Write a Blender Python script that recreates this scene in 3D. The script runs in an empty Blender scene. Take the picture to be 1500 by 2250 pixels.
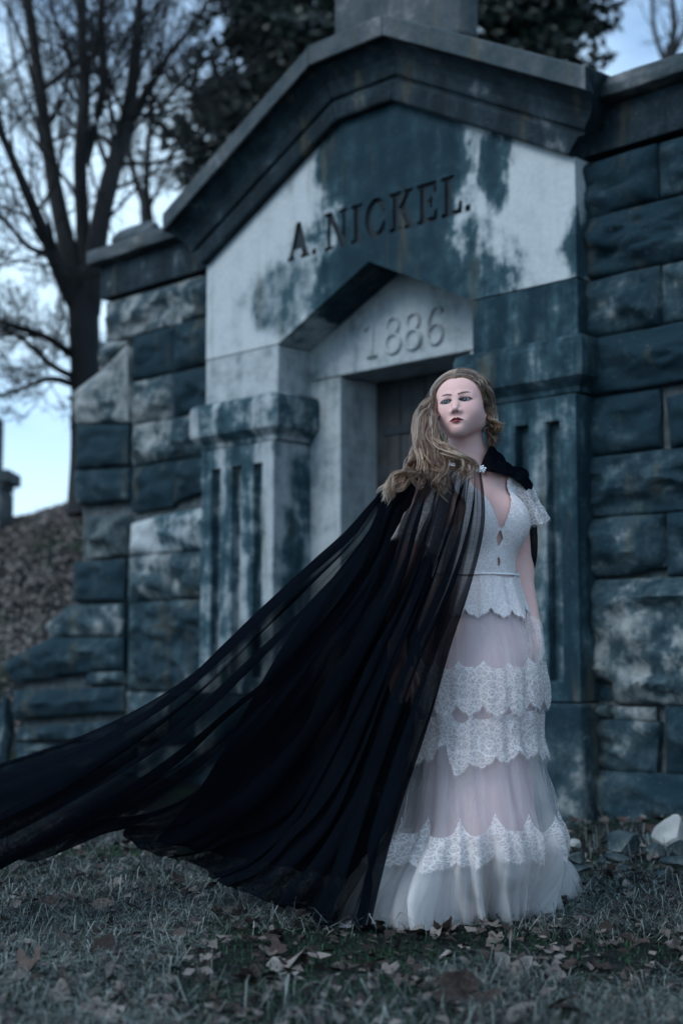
import bpy, bmesh, math, random
import numpy as np
from mathutils import Vector, Matrix
from math import radians, sin, cos, pi

random.seed(7); RNG = np.random.default_rng(11)
scene = bpy.context.scene
COL = scene.collection

# ------------------------------------------------------------------ camera
F_PX = 3125.0; CX, CY = 750.0, 1125.0; CAM_H = 0.79
PITCH = math.atan(325 / F_PX)
cam_d = bpy.data.cameras.new('camera'); cam = bpy.data.objects.new('camera', cam_d); COL.objects.link(cam)
cam.location = (0, 0, CAM_H); cam.rotation_euler = (pi / 2 + PITCH, 0, 0)
cam_d.sensor_fit = 'VERTICAL'; cam_d.sensor_height = 36; cam_d.lens = 50
cam_d.clip_start = 0.05; cam_d.clip_end = 2000
cam_d.dof.use_dof = True; cam_d.dof.focus_distance = 4.46; cam_d.dof.aperture_fstop = 1.7
scene.camera = cam

# ------------------------------------------------------------------ sky and sun
SUN_EL, SUN_AZ = radians(40), radians(232)      # azimuth clockwise from +Y: behind and left of the camera
w = bpy.data.worlds.new('World'); scene.world = w; w.use_nodes = True
nt = w.node_tree; nt.nodes.clear()
sky = nt.nodes.new('ShaderNodeTexSky'); sky.sky_type = 'NISHITA'; sky.sun_disc = False
sky.sun_elevation = SUN_EL; sky.sun_rotation = SUN_AZ
sky.altitude = 200; sky.air_density = 1.0; sky.dust_density = 1.2; sky.ozone_density = 4.0
tc = nt.nodes.new('ShaderNodeTexCoord')
mp = nt.nodes.new('ShaderNodeMapping'); mp.inputs['Scale'].default_value = (1.6, 1.6, 4.0)
cl = nt.nodes.new('ShaderNodeTexNoise'); cl.inputs['Scale'].default_value = 2.2; cl.inputs['Detail'].default_value = 6
cr = nt.nodes.new('ShaderNodeValToRGB'); cr.color_ramp.elements[0].position = .30; cr.color_ramp.elements[1].position = .62
cm = nt.nodes.new('ShaderNodeMath'); cm.operation = 'MULTIPLY'; cm.inputs[1].default_value = .85
mx = nt.nodes.new('ShaderNodeMix'); mx.data_type = 'RGBA'
mx.inputs['B'].default_value = (8.3, 8.3, 8.9, 1)
bg = nt.nodes.new('ShaderNodeBackground'); bg.inputs['Strength'].default_value = 0.10
wo = nt.nodes.new('ShaderNodeOutputWorld')
L = nt.links.new
L(tc.outputs['Generated'], mp.inputs['Vector']); L(mp.outputs[0], cl.inputs['Vector']); L(cl.outputs['Fac'], cr.inputs[0])
sz = nt.nodes.new('ShaderNodeSeparateXYZ'); L(tc.outputs['Generated'], sz.inputs[0])          # paler, hazier sky all round the horizon
hz_ = nt.nodes.new('ShaderNodeMapRange'); hz_.interpolation_type = 'SMOOTHSTEP'; L(sz.outputs[2], hz_.inputs[0])
for i_, v_ in ((1, .02), (2, .30), (3, .95), (4, .0)): hz_.inputs[i_].default_value = v_
mm = nt.nodes.new('ShaderNodeMath'); mm.operation = 'MAXIMUM'; L(cr.outputs[0], cm.inputs[0]); L(cm.outputs[0], mm.inputs[0]); L(hz_.outputs[0], mm.inputs[1]); L(mm.outputs[0], mx.inputs['Factor']); L(sky.outputs[0], mx.inputs['A'])
tn = nt.nodes.new('ShaderNodeMix'); tn.data_type = 'RGBA'; tn.blend_type = 'MULTIPLY'; tn.inputs['Factor'].default_value = 1; tn.inputs['B'].default_value = (.73, .98, 1.11, 1)   # blue dusk
L(mx.outputs['Result'], tn.inputs['A']); L(tn.outputs['Result'], bg.inputs['Color']); L(bg.outputs[0], wo.inputs[0])

sun_d = bpy.data.lights.new('sun', 'SUN'); sun = bpy.data.objects.new('sun', sun_d); COL.objects.link(sun)
sun_d.energy = 1.0; sun_d.angle = radians(28); sun_d.color = (1.0, 0.97, 0.95)
sdir = Vector((sin(SUN_AZ) * cos(SUN_EL), cos(SUN_AZ) * cos(SUN_EL), sin(SUN_EL)))
sun.rotation_euler = sdir.to_track_quat('Z', 'Y').to_euler(); sun.location = sdir * 30

scene.view_settings.view_transform = 'Standard'; scene.view_settings.look = 'None'
scene.view_settings.exposure = 0.72; scene.view_settings.gamma = 1.0
scene.cycles.use_denoising = True; scene.cycles.use_adaptive_sampling = True; scene.cycles.adaptive_threshold = .02; scene.cycles.adaptive_min_samples = 24
scene.cycles.transparent_max_bounces = 40; scene.cycles.max_bounces = 8
scene.cycles.diffuse_bounces = 3; scene.cycles.glossy_bounces = 2
scene.cycles.sample_clamp_indirect = 6

# ------------------------------------------------------------------ pixel helpers (photo 1500x2250)
SP, CP = sin(PITCH), cos(PITCH)
def ray(px, py):
    dx = (px - CX) / F_PX; u = (CY - py) / F_PX
    return np.array([dx, CP - SP * u, SP + CP * u])
CAMP = np.array([0, 0, CAM_H])
def P(px, py, Y):
    r = ray(px, py); return CAMP + r * (Y / r[1])
def G(px, py, z=0.0):
    r = ray(px, py); return CAMP + r * ((z - CAM_H) / r[2])
# the facade's frame: a = along it (right +, 0 = centre of the portal), t = outwards, z = up
ES = np.array([0.7157, -0.6984, 0.0]); ES /= np.linalg.norm(ES)
NN = np.array([-ES[1] * -1 * -1, 0, 0]); NN = np.array([ES[1], -ES[0], 0.0])
O_R = G(1268, 1815); O_F = O_R - ES * 1.36
FAC_ROT = math.atan2(ES[1], ES[0])
def FA(px, py, t=0.0):
    r = ray(px, py); k = ((O_F + NN * t - CAMP) @ NN) / (r @ NN); q = CAMP + r * k
    return float((q - O_F) @ ES), float(q[2])
def fac2world(a, t, z):
    q = O_F + ES * a + NN * t; return np.array([q[0], q[1], z])
def smooth(x, a, b):
    x = np.clip((x - a) / (b - a), 0, 1); return x * x * (3 - 2 * x)

# ------------------------------------------------------------------ value noise
def _hash(ix, iy, iz, seed):
    h = (ix.astype(np.int64) * 374761393 + iy.astype(np.int64) * 668265263 + iz.astype(np.int64) * 2147483647 + seed * 974711) & 0xffffffff
    h = ((h ^ (h >> 13)) * 1274126177) & 0xffffffff
    return ((h ^ (h >> 16)) & 0xffffff).astype(np.float64) / 0xffffff
def vnoise(x, y, z, seed=0):
    x, y, z = np.broadcast_arrays(np.asarray(x, float), np.asarray(y, float), np.asarray(z, float))
    ix, iy, iz = np.floor(x), np.floor(y), np.floor(z)
    fx, fy, fz = x - ix, y - iy, z - iz
    fx, fy, fz = (q * q * (3 - 2 * q) for q in (fx, fy, fz))
    r = 0
    for a in (0, 1):
        for b in (0, 1):
            for c in (0, 1):
                r = r + _hash(ix + a, iy + b, iz + c, seed) * (fx if a else 1 - fx) * (fy if b else 1 - fy) * (fz if c else 1 - fz)
    return r * 2 - 1
def fbm(x, y, z, oct=4, seed=0):
    r = 0; am = 1; fr = 1
    for o in range(oct):
        r = r + am * vnoise(np.asarray(x) * fr, np.asarray(y) * fr, np.asarray(z) * fr, seed + o); am *= .5; fr *= 2.03
    return r

# ------------------------------------------------------------------ objects
def link(name, data, parent=None):
    o = bpy.data.objects.new(name, data); COL.objects.link(o)
    if parent is not None: o.parent = parent
    return o
def tag(o, label=None, cat=None, group=None, kind=None):
    if label: o['label'] = label
    if cat: o['category'] = cat
    if group: o['group'] = group
    if kind: o['kind'] = kind
    return o
def mesh_obj(name, verts, faces, mat=None, parent=None, smooth_=False, uvs=None):
    me = bpy.data.meshes.new(name)
    me.from_pydata([tuple(map(float, v)) for v in verts] if not isinstance(verts, np.ndarray) else verts.tolist(), [], faces if not isinstance(faces, np.ndarray) else faces.tolist())
    if mat is not None: me.materials.append(mat)
    if smooth_: me.polygons.foreach_set('use_smooth', np.ones(len(me.polygons), bool))
    if uvs is not None:
        ul = me.uv_layers.new(name='UVMap'); li = np.zeros(len(me.loops), np.int32); me.loops.foreach_get('vertex_index', li)
        ul.data.foreach_set('uv', np.asarray(uvs, np.float32)[li].ravel())
    me.update()
    return link(name, me, parent)
def empty(name, loc=(0, 0, 0), rz=0.0, parent=None):
    o = link(name, None, parent); o.location = loc; o.rotation_euler = (0, 0, rz); o.empty_display_size = .1
    return o
def bevel(o, w=.01, seg=2):
    m = o.modifiers.new('edge', 'BEVEL'); m.width = w; m.segments = seg; m.limit_method = 'ANGLE'; m.angle_limit = radians(35)
    return o
def grid_faces(nu, nv, wrap_u=False):
    fs = []
    for j in range(nv - 1):
        for i in range(nu - (0 if wrap_u else 1)):
            a = j * nu + i; b = j * nu + (i + 1) % nu
            fs.append((a, b, b + nu, a + nu))
    return fs
def catmull(pts, n):
    pts = np.asarray(pts, float); m = len(pts)
    d = np.r_[0, np.cumsum(np.linalg.norm(np.diff(pts, axis=0), axis=1) ** .5)]; d = d / d[-1]
    q = np.linspace(0, 1, n); out = np.zeros((n, pts.shape[1]))
    e = np.vstack([2 * pts[0] - pts[1], pts, 2 * pts[-1] - pts[-2]]); de = np.r_[2 * d[0] - d[1], d, 2 * d[-1] - d[-2]]
    for k, x in enumerate(q):
        i = min(max(int(np.searchsorted(d, x, 'right')) - 1, 0), m - 2)
        t0, t1, t2, t3 = de[i:i + 4]; p0, p1, p2, p3 = e[i:i + 4]
        A1 = (t1 - x) / (t1 - t0) * p0 + (x - t0) / (t1 - t0) * p1; A2 = (t2 - x) / (t2 - t1) * p1 + (x - t1) / (t2 - t1) * p2
        A3 = (t3 - x) / (t3 - t2) * p2 + (x - t2) / (t3 - t2) * p3
        B1 = (t2 - x) / (t2 - t0) * A1 + (x - t0) / (t2 - t0) * A2; B2 = (t3 - x) / (t3 - t1) * A2 + (x - t1) / (t3 - t1) * A3
        out[k] = (t2 - x) / (t2 - t1) * B1 + (x - t1) / (t2 - t1) * B2
    return out

# ------------------------------------------------------------------ node helper
class NG:
    def __init__(s, name):
        s.mat = bpy.data.materials.new(name); s.mat.use_nodes = True; s.t = s.mat.node_tree; s.t.nodes.clear()
        s.out = s.t.nodes.new('ShaderNodeOutputMaterial')
    def n(s, typ, **kw):
        nd = s.t.nodes.new('ShaderNode' + typ)
        for k, v in kw.items(): setattr(nd, k, v)
        return nd
    def put(s, sock, v):
        if hasattr(v, 'is_linked') or isinstance(v, bpy.types.NodeSocket): s.t.links.new(v, sock)
        elif isinstance(v, (tuple, list)):
            v = tuple(v); sock.default_value = v + (1,) if len(v) == 3 and sock.type == 'RGBA' else v
        else: sock.default_value = v
    def co(s, which='Object'): return s.n('TexCoord').outputs[which]
    def map(s, vec, scale=(1, 1, 1), loc=(0, 0, 0), rot=(0, 0, 0)):
        m = s.n('Mapping'); s.put(m.inputs['Vector'], vec); m.inputs['Scale'].default_value = scale; m.inputs['Location'].default_value = loc; m.inputs['Rotation'].default_value = rot
        return m.outputs[0]
    def noise(s, vec, scale, detail=4, rough=.55, dist=0.0, out='Fac'):
        m = s.n('TexNoise'); s.put(m.inputs['Vector'], vec); m.inputs['Scale'].default_value = scale; m.inputs['Detail'].default_value = detail
        m.inputs['Roughness'].default_value = rough; m.inputs['Distortion'].default_value = dist; return m.outputs[out]
    def vor(s, vec, scale, feature='F1', out='Distance', rnd=1.0):
        m = s.n('TexVoronoi'); m.feature = feature; s.put(m.inputs['Vector'], vec); m.inputs['Scale'].default_value = scale; m.inputs['Randomness'].default_value = rnd; return m.outputs[out]
    def math(s, op, a, b=0.0, c=0.0, clamp=False):
        m = s.n('Math', operation=op); m.use_clamp = clamp
        for i, v in enumerate((a, b, c)):
            if i < len(m.inputs): s.put(m.inputs[i], v)
        return m.outputs[0]
    def rng(s, v, a, b, c=0.0, d=1.0, smooth_=True):
        m = s.n('MapRange'); m.interpolation_type = 'SMOOTHSTEP' if smooth_ else 'LINEAR'
        for k, x in zip(('Value', 'From Min', 'From Max', 'To Min', 'To Max'), (v, a, b, c, d)): s.put(m.inputs[k], x)
        return m.outputs[0]
    def mix(s, f, a, b, mode='MIX'):
        m = s.n('Mix'); m.data_type = 'RGBA'; m.blend_type = mode
        s.put(m.inputs['Factor'], f); s.put(m.inputs['A'], a); s.put(m.inputs['B'], b); return m.outputs['Result']
    def ramp(s, f, stops):
        m = s.n('ValToRGB'); s.put(m.inputs[0], f); e = m.color_ramp.elements
        while len(e) < len(stops): e.new(.5)
        for q, (p, c) in zip(e, stops): q.position = p; q.color = tuple(c) + (1,)
        return m.outputs[0]
    def sep(s, v):
        m = s.n('SeparateXYZ'); s.put(m.inputs[0], v); return m.outputs
    def bump(s, h, strength=.4, dist=.01):
        m = s.n('Bump'); s.put(m.inputs['Height'], h); m.inputs['Strength'].default_value = strength; m.inputs['Distance'].default_value = dist; return m.outputs[0]
    def bsdf(s, color, rough=.8, normal=None, **kw):
        m = s.n('BsdfPrincipled'); s.put(m.inputs['Base Color'], color); s.put(m.inputs['Roughness'], rough)
        if normal is not None: s.put(m.inputs['Normal'], normal)
        for k, v in kw.items(): s.put(m.inputs[k.replace('_', ' ')], v)
        return m.outputs[0]
    def surf(s, sh): s.t.links.new(sh, s.out.inputs['Surface']); return s.mat
def attr(g, name, out='Color'):
    m = g.n('Attribute'); m.attribute_name = name; return m.outputs[out]

# ------------------------------------------------------------------ stone materials
DARK = (.004, .022, .034); MID = (.034, .076, .096); PALE = (.34, .40, .425)
def stone_mat(name, bias=.5, pale=PALE, dark=DARK, mid=MID, streak=.5, contrast=.22, bmp=.5, warm=.25, shape=None, rv=.0):
    g = NG(name); co = g.co()
    rnd = g.n('ObjectInfo').outputs['Random']
    big = g.noise(co, 2.1, 5, .6, .4); st = g.noise(g.map(co, (7, 7, .9)), 1.0, 4, .6); fine = g.noise(co, 38, 5, .7); med = g.noise(co, 9, 5, .65)
    v = g.math('ADD', g.math('MULTIPLY', big, 1 - streak), g.math('MULTIPLY', st, streak))
    v = g.math('ADD', v, g.math('MULTIPLY', g.math('SUBTRACT', med, .5), .55))
    v = g.math('ADD', v, g.math('MULTIPLY', g.math('SUBTRACT', rnd, .5), rv))
    if shape is not None: v = shape(g, co, v)
    k = g.rng(v, bias - contrast, bias + contrast)
    c = g.ramp(k, [(0, dark), (.45, mid), (1, pale)])
    wm = g.rng(g.noise(g.map(co, (9, 9, 1.2), (3, 1, 7)), 1.0, 3, .5), .56, .74, 0, warm)
    c = g.mix(wm, c, (.12, .10, .055))
    c = g.mix(g.rng(fine, .3, .7, .0, .30), c, g.mix(1.0, c, (.45, .5, .52), 'MULTIPLY'))
    lich = g.rng(g.noise(co, 60, 3, .6), .60, .78, 0, .22)
    c = g.mix(lich, c, (.30, .33, .31))
    h = g.math('ADD', g.math('MULTIPLY', fine, .5), g.math('MULTIPLY', med, .8))
    return g.surf(g.bsdf(c, .9, g.bump(h, bmp, .012), Specular_IOR_Level=.25))
def tymp_shape(g, co, v):
    x, y, z = g.sep(co)
    wob = g.math('MULTIPLY', g.math('SUBTRACT', g.noise(g.map(co, (2.4, 1, 1.5)), 1.5, 5, .6), .5), .95)
    wob2 = g.math('SUBTRACT', g.noise(g.map(co, (1, 1, .45), (5, 2, 1)), 9, 6, .7), .5)
    cen = g.math('ABSOLUTE', g.math('SUBTRACT', x, g.math('ADD', .15, g.math('MULTIPLY', g.math('SUBTRACT', z, 3.2), .06))))
    d = g.math('ADD', cen, wob)
    low = g.rng(z, 2.7, 3.25, 1, 0)                       # lower left the stain spreads and thins
    leftlow = g.math('MULTIPLY', low, g.rng(x, -.95, -.3, .0, .22))
    d = g.math('SUBTRACT', d, leftlow)
    d = g.math('ADD', d, g.math('MULTIPLY', g.math('SUBTRACT', v, .5), .35))
    core = g.rng(g.math('ADD', d, g.math('MULTIPLY', wob2, .28)), .33, .76)
    blot = g.math('ADD', g.math('POWER', g.math('MULTIPLY', g.math('SUBTRACT', x, .91), 8.5), 2), g.math('POWER', g.math('MULTIPLY', g.math('SUBTRACT', z, 3.36), 4.6), 2))
    blot = g.rng(g.math('ADD', blot, g.math('MULTIPLY', wob2, 4.2)), .1, 1.7, .05, 1)
    edge = g.math('ADD', g.math('MULTIPLY', g.math('SUBTRACT', 1.42, x), 7.5), g.math('MULTIPLY', g.math('ABSOLUTE', g.math('SUBTRACT', z, 2.84)), 4.2))
    edge = g.rng(g.math('ADD', edge, g.math('MULTIPLY', wob2, 1.6)), .45, 1.25, .15, 1)
    ll = g.math('ADD', g.math('POWER', g.math('MULTIPLY', g.math('ADD', x, .72), 2.6), 2), g.math('POWER', g.math('MULTIPLY', g.math('SUBTRACT', z, 2.98), 3.6), 2))
    ll = g.rng(g.math('ADD', ll, g.math('MULTIPLY', wob, 2.6)), .2, 1.25, .42, 1)
    m = g.math('MINIMUM', g.math('MINIMUM', core, blot), g.math('MINIMUM', edge, ll))
    inside = g.math('ADD', .11, g.math('MULTIPLY', v, .52))
    outside = g.math('ADD', .46, g.math('MULTIPLY', v, .5))
    return g.math('ADD', g.math('MULTIPLY', m, outside), g.math('MULTIPLY', g.math('SUBTRACT', 1, m), inside))
M = {}
M['tymp'] = stone_mat('stained_limestone', .52, pale=(.44, .485, .505), shape=tymp_shape, bmp=.25, warm=.35)
M['pale'] = stone_mat('pale_limestone', .36, pale=(.38, .42, .44), mid=(.16, .20, .215), streak=.5, contrast=.24, bmp=.25, warm=.15)
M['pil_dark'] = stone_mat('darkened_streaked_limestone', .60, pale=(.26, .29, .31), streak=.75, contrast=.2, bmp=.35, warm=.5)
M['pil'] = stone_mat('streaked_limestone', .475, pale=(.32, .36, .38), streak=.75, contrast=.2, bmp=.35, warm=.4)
M['wing'] = stone_mat('rockface_limestone', .59, rv=.30, pale=(.27, .29, .29), mid=(.036, .066, .080), streak=.3, contrast=.18, bmp=1.0, warm=.3)
M['corn'] = stone_mat('blackened_limestone', .64, pale=(.20, .22, .23), dark=(.004, .012, .018), mid=(.018, .036, .048), streak=.5, contrast=.22, bmp=.6, warm=.3)
M['coping'] = stone_mat('lichened_limestone', .58, pale=(.24, .25, .25), dark=(.03, .05, .06), mid=(.075, .09, .10), streak=.1, contrast=.3, bmp=1.0, warm=.3)
M['rubble'] = stone_mat('rubble_limestone', .56, pale=(.28, .30, .29), mid=(.07, .095, .10), streak=.1, contrast=.25, bmp=.9, warm=.15)
def simple(name, col, rough=.8, var=.3, scale=12, bmp=.3, **kw):
    g = NG(name); co = g.co(); f = g.noise(co, scale, 5, .6)
    c = g.mix(g.rng(f, .3, .7), tuple(x * (1 - var) for x in col), tuple(min(1, x * (1 + var)) for x in col))
    return g.surf(g.bsdf(c, rough, g.bump(f, bmp, .01), **kw))
M['groove'] = simple('dark_cut', (.012, .02, .028), .9, .3, 20)  # one dark tone for the letter cuts and door straps
# ------------------------------------------------------------------ mausoleum
tomb = empty('mausoleum', tuple(O_F), FAC_ROT)
tag(tomb, 'weathered stone mausoleum with gabled front carved A. NICKEL. and 1886', 'mausoleum')
# tomb's local frame: x = a, y = -t (into the hill), z up
def prism(name, poly, t0, t1, mat, parent=tomb, bev=.008):
    n = len(poly); v = [(a, -t0, z) for a, z in poly] + [(a, -t1, z) for a, z in poly]
    f = [tuple(range(n - 1, -1, -1)), tuple(range(n, 2 * n))] + [(i, (i + 1) % n, (i + 1) % n + n, i + n) for i in range(n)]
    f = [tuple(reversed(q)) for q in f]
    o = mesh_obj(name, v, f, mat, parent)
    bm = bmesh.new(); bm.from_mesh(o.data); bmesh.ops.recalc_face_normals(bm, faces=bm.faces); bm.to_mesh(o.data); bm.free()
    return bevel(o, bev) if bev else o
def box(name, a0, a1, t0, t1, z0, z1, mat, parent=tomb, bev=.008):
    return prism(name, [(a0, z0), (a1, z0), (a1, z1), (a0, z1)], t0, t1, mat, parent, bev)

# --- the gable wall with its carved name
gable = [(-1.41, 2.679), (-.745, 2.679), (0, 3.037), (.745, 2.679), (1.41, 2.679), (1.41, 3.29), (.218, 3.915), (-.218, 3.915), (-1.41, 3.29)]
tym = prism('tympanum', gable, 0, -.42, M['tymp'], bev=0)
def glyph(ch):
    s = .042; b = .022                      # stem and serif thickness, cap height 1 -> .225
    H = .225
    if ch == 'I': return [[(0, 0), (.09, 0), (.09, b), (.045 + s / 2, b), (.045 + s / 2, H - b), (.09, H - b), (.09, H), (0, H), (0, H - b), (.045 - s / 2, H - b), (.045 - s / 2, b), (0, b)]], .10
    if ch == 'L': return [[(0, 0), (.145, 0), (.145, .07), (.125, .07), (.115, b + .006), (.068, b + .006), (.068, H - b), (.09, H - b), (.09, H), (0, H), (0, H - b), (.024, H - b), (.024, b), (0, b)]], .155
    if ch == 'E': return [[(0, 0), (.15, 0), (.15, .065), (.13, .065), (.122, b + .004), (.068, b + .004), (.068, .102), (.098, .102), (.098, .082), (.114, .082), (.114, .146), (.098, .146), (.098, .126), (.068, .126), (.068, H - b - .004), (.118, H - b - .004), (.126, H - .065), (.145, H - .065), (.145, H), (0, H), (0, H - b), (.024, H - b), (.024, b), (0, b)]], .165
    if ch == 'N': return [[(0, 0), (.07, 0), (.07, b), (.048, b), (.048, .165), (.135, 0), (.165, 0), (.165, H - b), (.185, H - b), (.185, H), (.118, H), (.118, H - b), (.14, H - b), (.14, .07), (.058, H), (0, H), (0, H - b), (.022, H - b), (.022, b), (0, b)]], .20
    if ch == 'K': return [[(0, 0), (.09, 0), (.09, b), (.068, b), (.068, .085), (.085, .105), (.128, b), (.112, b), (.112, 0), (.185, 0), (.185, b), (.172, b), (.113, .138), (.155, H - b), (.175, H - b), (.175, H), (.11, H), (.11, H - b), (.122, H - b), (.068, .13), (.068, H - b), (.09, H - b), (.09, H), (0, H), (0, H - b), (.024, H - b), (.024, b), (0, b)]], .19
    if ch == 'A': return [[(0, 0), (.062, 0), (.062, b), (.046, b), (.058, .06), (.116, .06), (.126, b), (.112, b), (.112, 0), (.19, 0), (.19, b), (.174, b), (.112, H), (.076, H), (.018, b), (0, b)]], .195
    if ch == 'C':
        o = [(.085 + .085 * cos(t), .1125 + .1155 * sin(t)) for t in np.linspace(radians(38), radians(322), 26)]
        i = [(.087 + .045 * cos(t), .1125 + .083 * sin(t)) for t in np.linspace(radians(312), radians(48), 22)]
        return [o + [(.152, .085)] + [(.138, .085)] + i + [(.138, .14), (.152, .14)]], .175
    if ch == '.': return [[(0, 0), (.036, 0), (.036, .036), (0, .036)]], .05
cut_v, cut_f = [], []
xpos = -.665
for ch in 'A. NICKEL.':
    if ch == ' ': xpos += .045; continue
    polys, adv = glyph(ch)
    for poly in polys:
        n = len(poly); b0 = len(cut_v)
        cut_v += [(xpos + a * 1.0, -.04, 3.165 + z) for a, z in poly] + [(xpos + a, .024, 3.165 + z) for a, z in poly]
        cut_f += [tuple(range(b0 + n - 1, b0 - 1, -1)), tuple(range(b0 + n, b0 + 2 * n))] + [(b0 + i, b0 + (i + 1) % n, b0 + (i + 1) % n + n, b0 + i + n) for i in range(n)]
    xpos += adv * 1.0 + .012
print('letters end', xpos)
cut = mesh_obj('letter_cutter', cut_v, cut_f, M['groove'], tomb)
bm = bmesh.new(); bm.from_mesh(cut.data); bmesh.ops.recalc_face_normals(bm, faces=bm.faces); bm.to_mesh(cut.data); bm.free()
bo = tym.modifiers.new('cut', 'BOOLEAN'); bo.object = cut; bo.operation = 'DIFFERENCE'; bo.solver = 'EXACT'; bo.material_mode = 'TRANSFER'
dg = bpy.context.evaluated_depsgraph_get(); me2 = bpy.data.meshes.new_from_object(tym.evaluated_get(dg)); tym.modifiers.clear(); tym.data = me2; me2.name = 'tympanum'
bpy.data.objects.remove(cut, do_unlink=True)

# --- gabled door surround, set back in the wall
for sx in (-1, 1):
    a0, a1 = sorted((sx * .775, sx * .50))
    box('door_jamb', a0, a1, -.28, -.62, -.05, 2.484, M['pale'])
lint = prism('lintel', [(-.80, 2.49), (.80, 2.49), (.80, 2.66), (0, 3.06), (-.80, 2.66)], -.28, -.62, M['pale'])
def stroke(name, pts, ws, parent, zc, mat):
    """a carved numeral stroke in half-round relief, following pts (a, z) with widths ws"""
    p = catmull(pts, 40); wv = np.interp(np.linspace(0, 1, 40), np.linspace(0, 1, len(ws)), ws)
    d = np.gradient(p, axis=0); d /= np.linalg.norm(d, axis=1)[:, None] + 1e-9; nn = np.c_[-d[:, 1], d[:, 0]]
    V = []
    for k in range(40):
        for q in np.linspace(-1, 1, 7):
            r = p[k] + nn[k] * q * wv[k]
            V.append((r[0], .281 - zc * (1 - q * q) ** .5, r[1]))
    return mesh_obj(name, np.array(V), grid_faces(7, 40), mat, parent, True)
B0 = 2.56; H8 = .215
def dig8(a):
    c1, c2 = .056, .057
    top = [(a + .047 * cos(t), B0 + .160 + .050 * sin(t)) for t in np.linspace(radians(20), radians(380), 16)]
    bot = [(a + .056 * cos(t), B0 + .056 + .057 * sin(t)) for t in np.linspace(radians(90), radians(450), 18)]
    return [(top, (.006, .015, .012, .006, .012)), (bot, (.007, .017, .008, .017, .007))]
digits = [('one', [([(-.29, B0 + .165), (-.262, B0 + .185), (-.235, B0 + .215), (-.235, B0 + .11), (-.235, B0 + .012)], (.005, .010, .016, .016, .016)), ([(-.275, B0 + .004), (-.235, B0 + .006), (-.195, B0 + .004)], (.005, .008, .005))]),
          ('eight', dig8(-.068)), ('eight', dig8(.088)),
          ('six', [([(.305, B0 + .180), (.297, B0 + .205), (.262, B0 + .213), (.218, B0 + .17), (.198, B0 + .085), (.212, B0 + .028), (.252, B0 + .002), (.295, B0 + .025), (.306, B0 + .065), (.285, B0 + .108), (.25, B0 + .115), (.215, B0 + .088)], (.012, .009, .008, .014, .017, .012, .007, .014, .015, .009, .006, .005))])]
for nm, strokes in digits:
    root = None
    for pts, ws in strokes:
        root = stroke('numeral' if root is None else 'numeral_stroke', pts, ws, lint, .020, M['pale'])
        root['label'] = 'carved numeral of the year 1886'
# --- door of boards deep in the opening
M['door'] = simple('old_dark_boards', (.016, .020, .024), .7, .5, 9, .5)
door = empty('door', (0, .60, 0), 0, tomb); door['label'] = 'dark vertical board door'
for k in range(10):
    a0 = -.505 + k * .101; dz = random.uniform(-.004, .006)
    pl = mesh_obj('board', [(a0 + x * .097, y + dz, z) for z in (0, 2.5) for x, y in ((0, .006), (.06, 0), (.94, 0), (1, .006), (1, .04), (0, .04))],
                  [(0, 1, 7, 6), (1, 2, 8, 7), (2, 3, 9, 8), (3, 4, 10, 9), (4, 5, 11, 10), (5, 0, 6, 11), (0, 5, 4, 3, 2, 1), (6, 7, 8, 9, 10, 11)], M['door'], door)
for z in (.35, 1.25, 2.15):
    bevel(mesh_obj('door_strap', [(a, y, zz) for zz in (z, z + .055) for a, y in ((-.44, -.012), (.44, -.012), (.44, .002), (-.44, .002))], [(0, 1, 5, 4), (1, 2, 6, 5), (2, 3, 7, 6), (3, 0, 4, 7), (0, 3, 2, 1), (4, 5, 6, 7)], M['groove'], door), .003)
box('threshold', -.80, .80, -.06, -.75, -.1, .05, M['pil'])

# --- pilasters
def relief(name, xs, zs, depth, tback, mat, parent, bev=.006):
    """blocky relief panel: cells of a grid at different depths, with real side walls"""
    V, Fc = [], []
    def quad(*q):
        b = len(V); V.extend(q); Fc.append((b, b + 1, b + 2, b + 3))
    nx, nz = len(xs) - 1, len(zs) - 1
    D = lambda i, j: depth(i, j) if 0 <= i < nx and 0 <= j < nz else tback
    for i in range(nx):
        for j in range(nz):
            d = D(i, j); x0, x1, z0, z1 = xs[i], xs[i + 1], zs[j], zs[j + 1]
            quad((x0, -d, z0), (x1, -d, z0), (x1, -d, z1), (x0, -d, z1))
            e = D(i - 1, j)
            if i == 0 or e < d: quad((x0, -e, z0), (x0, -d, z0), (x0, -d, z1), (x0, -e, z1))
            e = D(i + 1, j)
            if i == nx - 1 or e < d: quad((x1, -d, z0), (x1, -e, z0), (x1, -e, z1), (x1, -d, z1))
            e = D(i, j - 1)
            if j == 0 or e < d: quad((x0, -e, z0), (x1, -e, z0), (x1, -d, z0), (x0, -d, z0))
            e = D(i, j + 1)
            if j == nz - 1 or e < d: quad((x0, -d, z1), (x1, -d, z1), (x1, -e, z1), (x0, -e, z1))
    o = mesh_obj(name, V, Fc, mat, parent)
    bm = bmesh.new(); bm.from_mesh(o.data); bmesh.ops.remove_doubles(bm, verts=bm.verts, dist=1e-5); bmesh.ops.recalc_face_normals(bm, faces=bm.faces); bm.to_mesh(o.data); bm.free()
    return bevel(o, bev)
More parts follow.
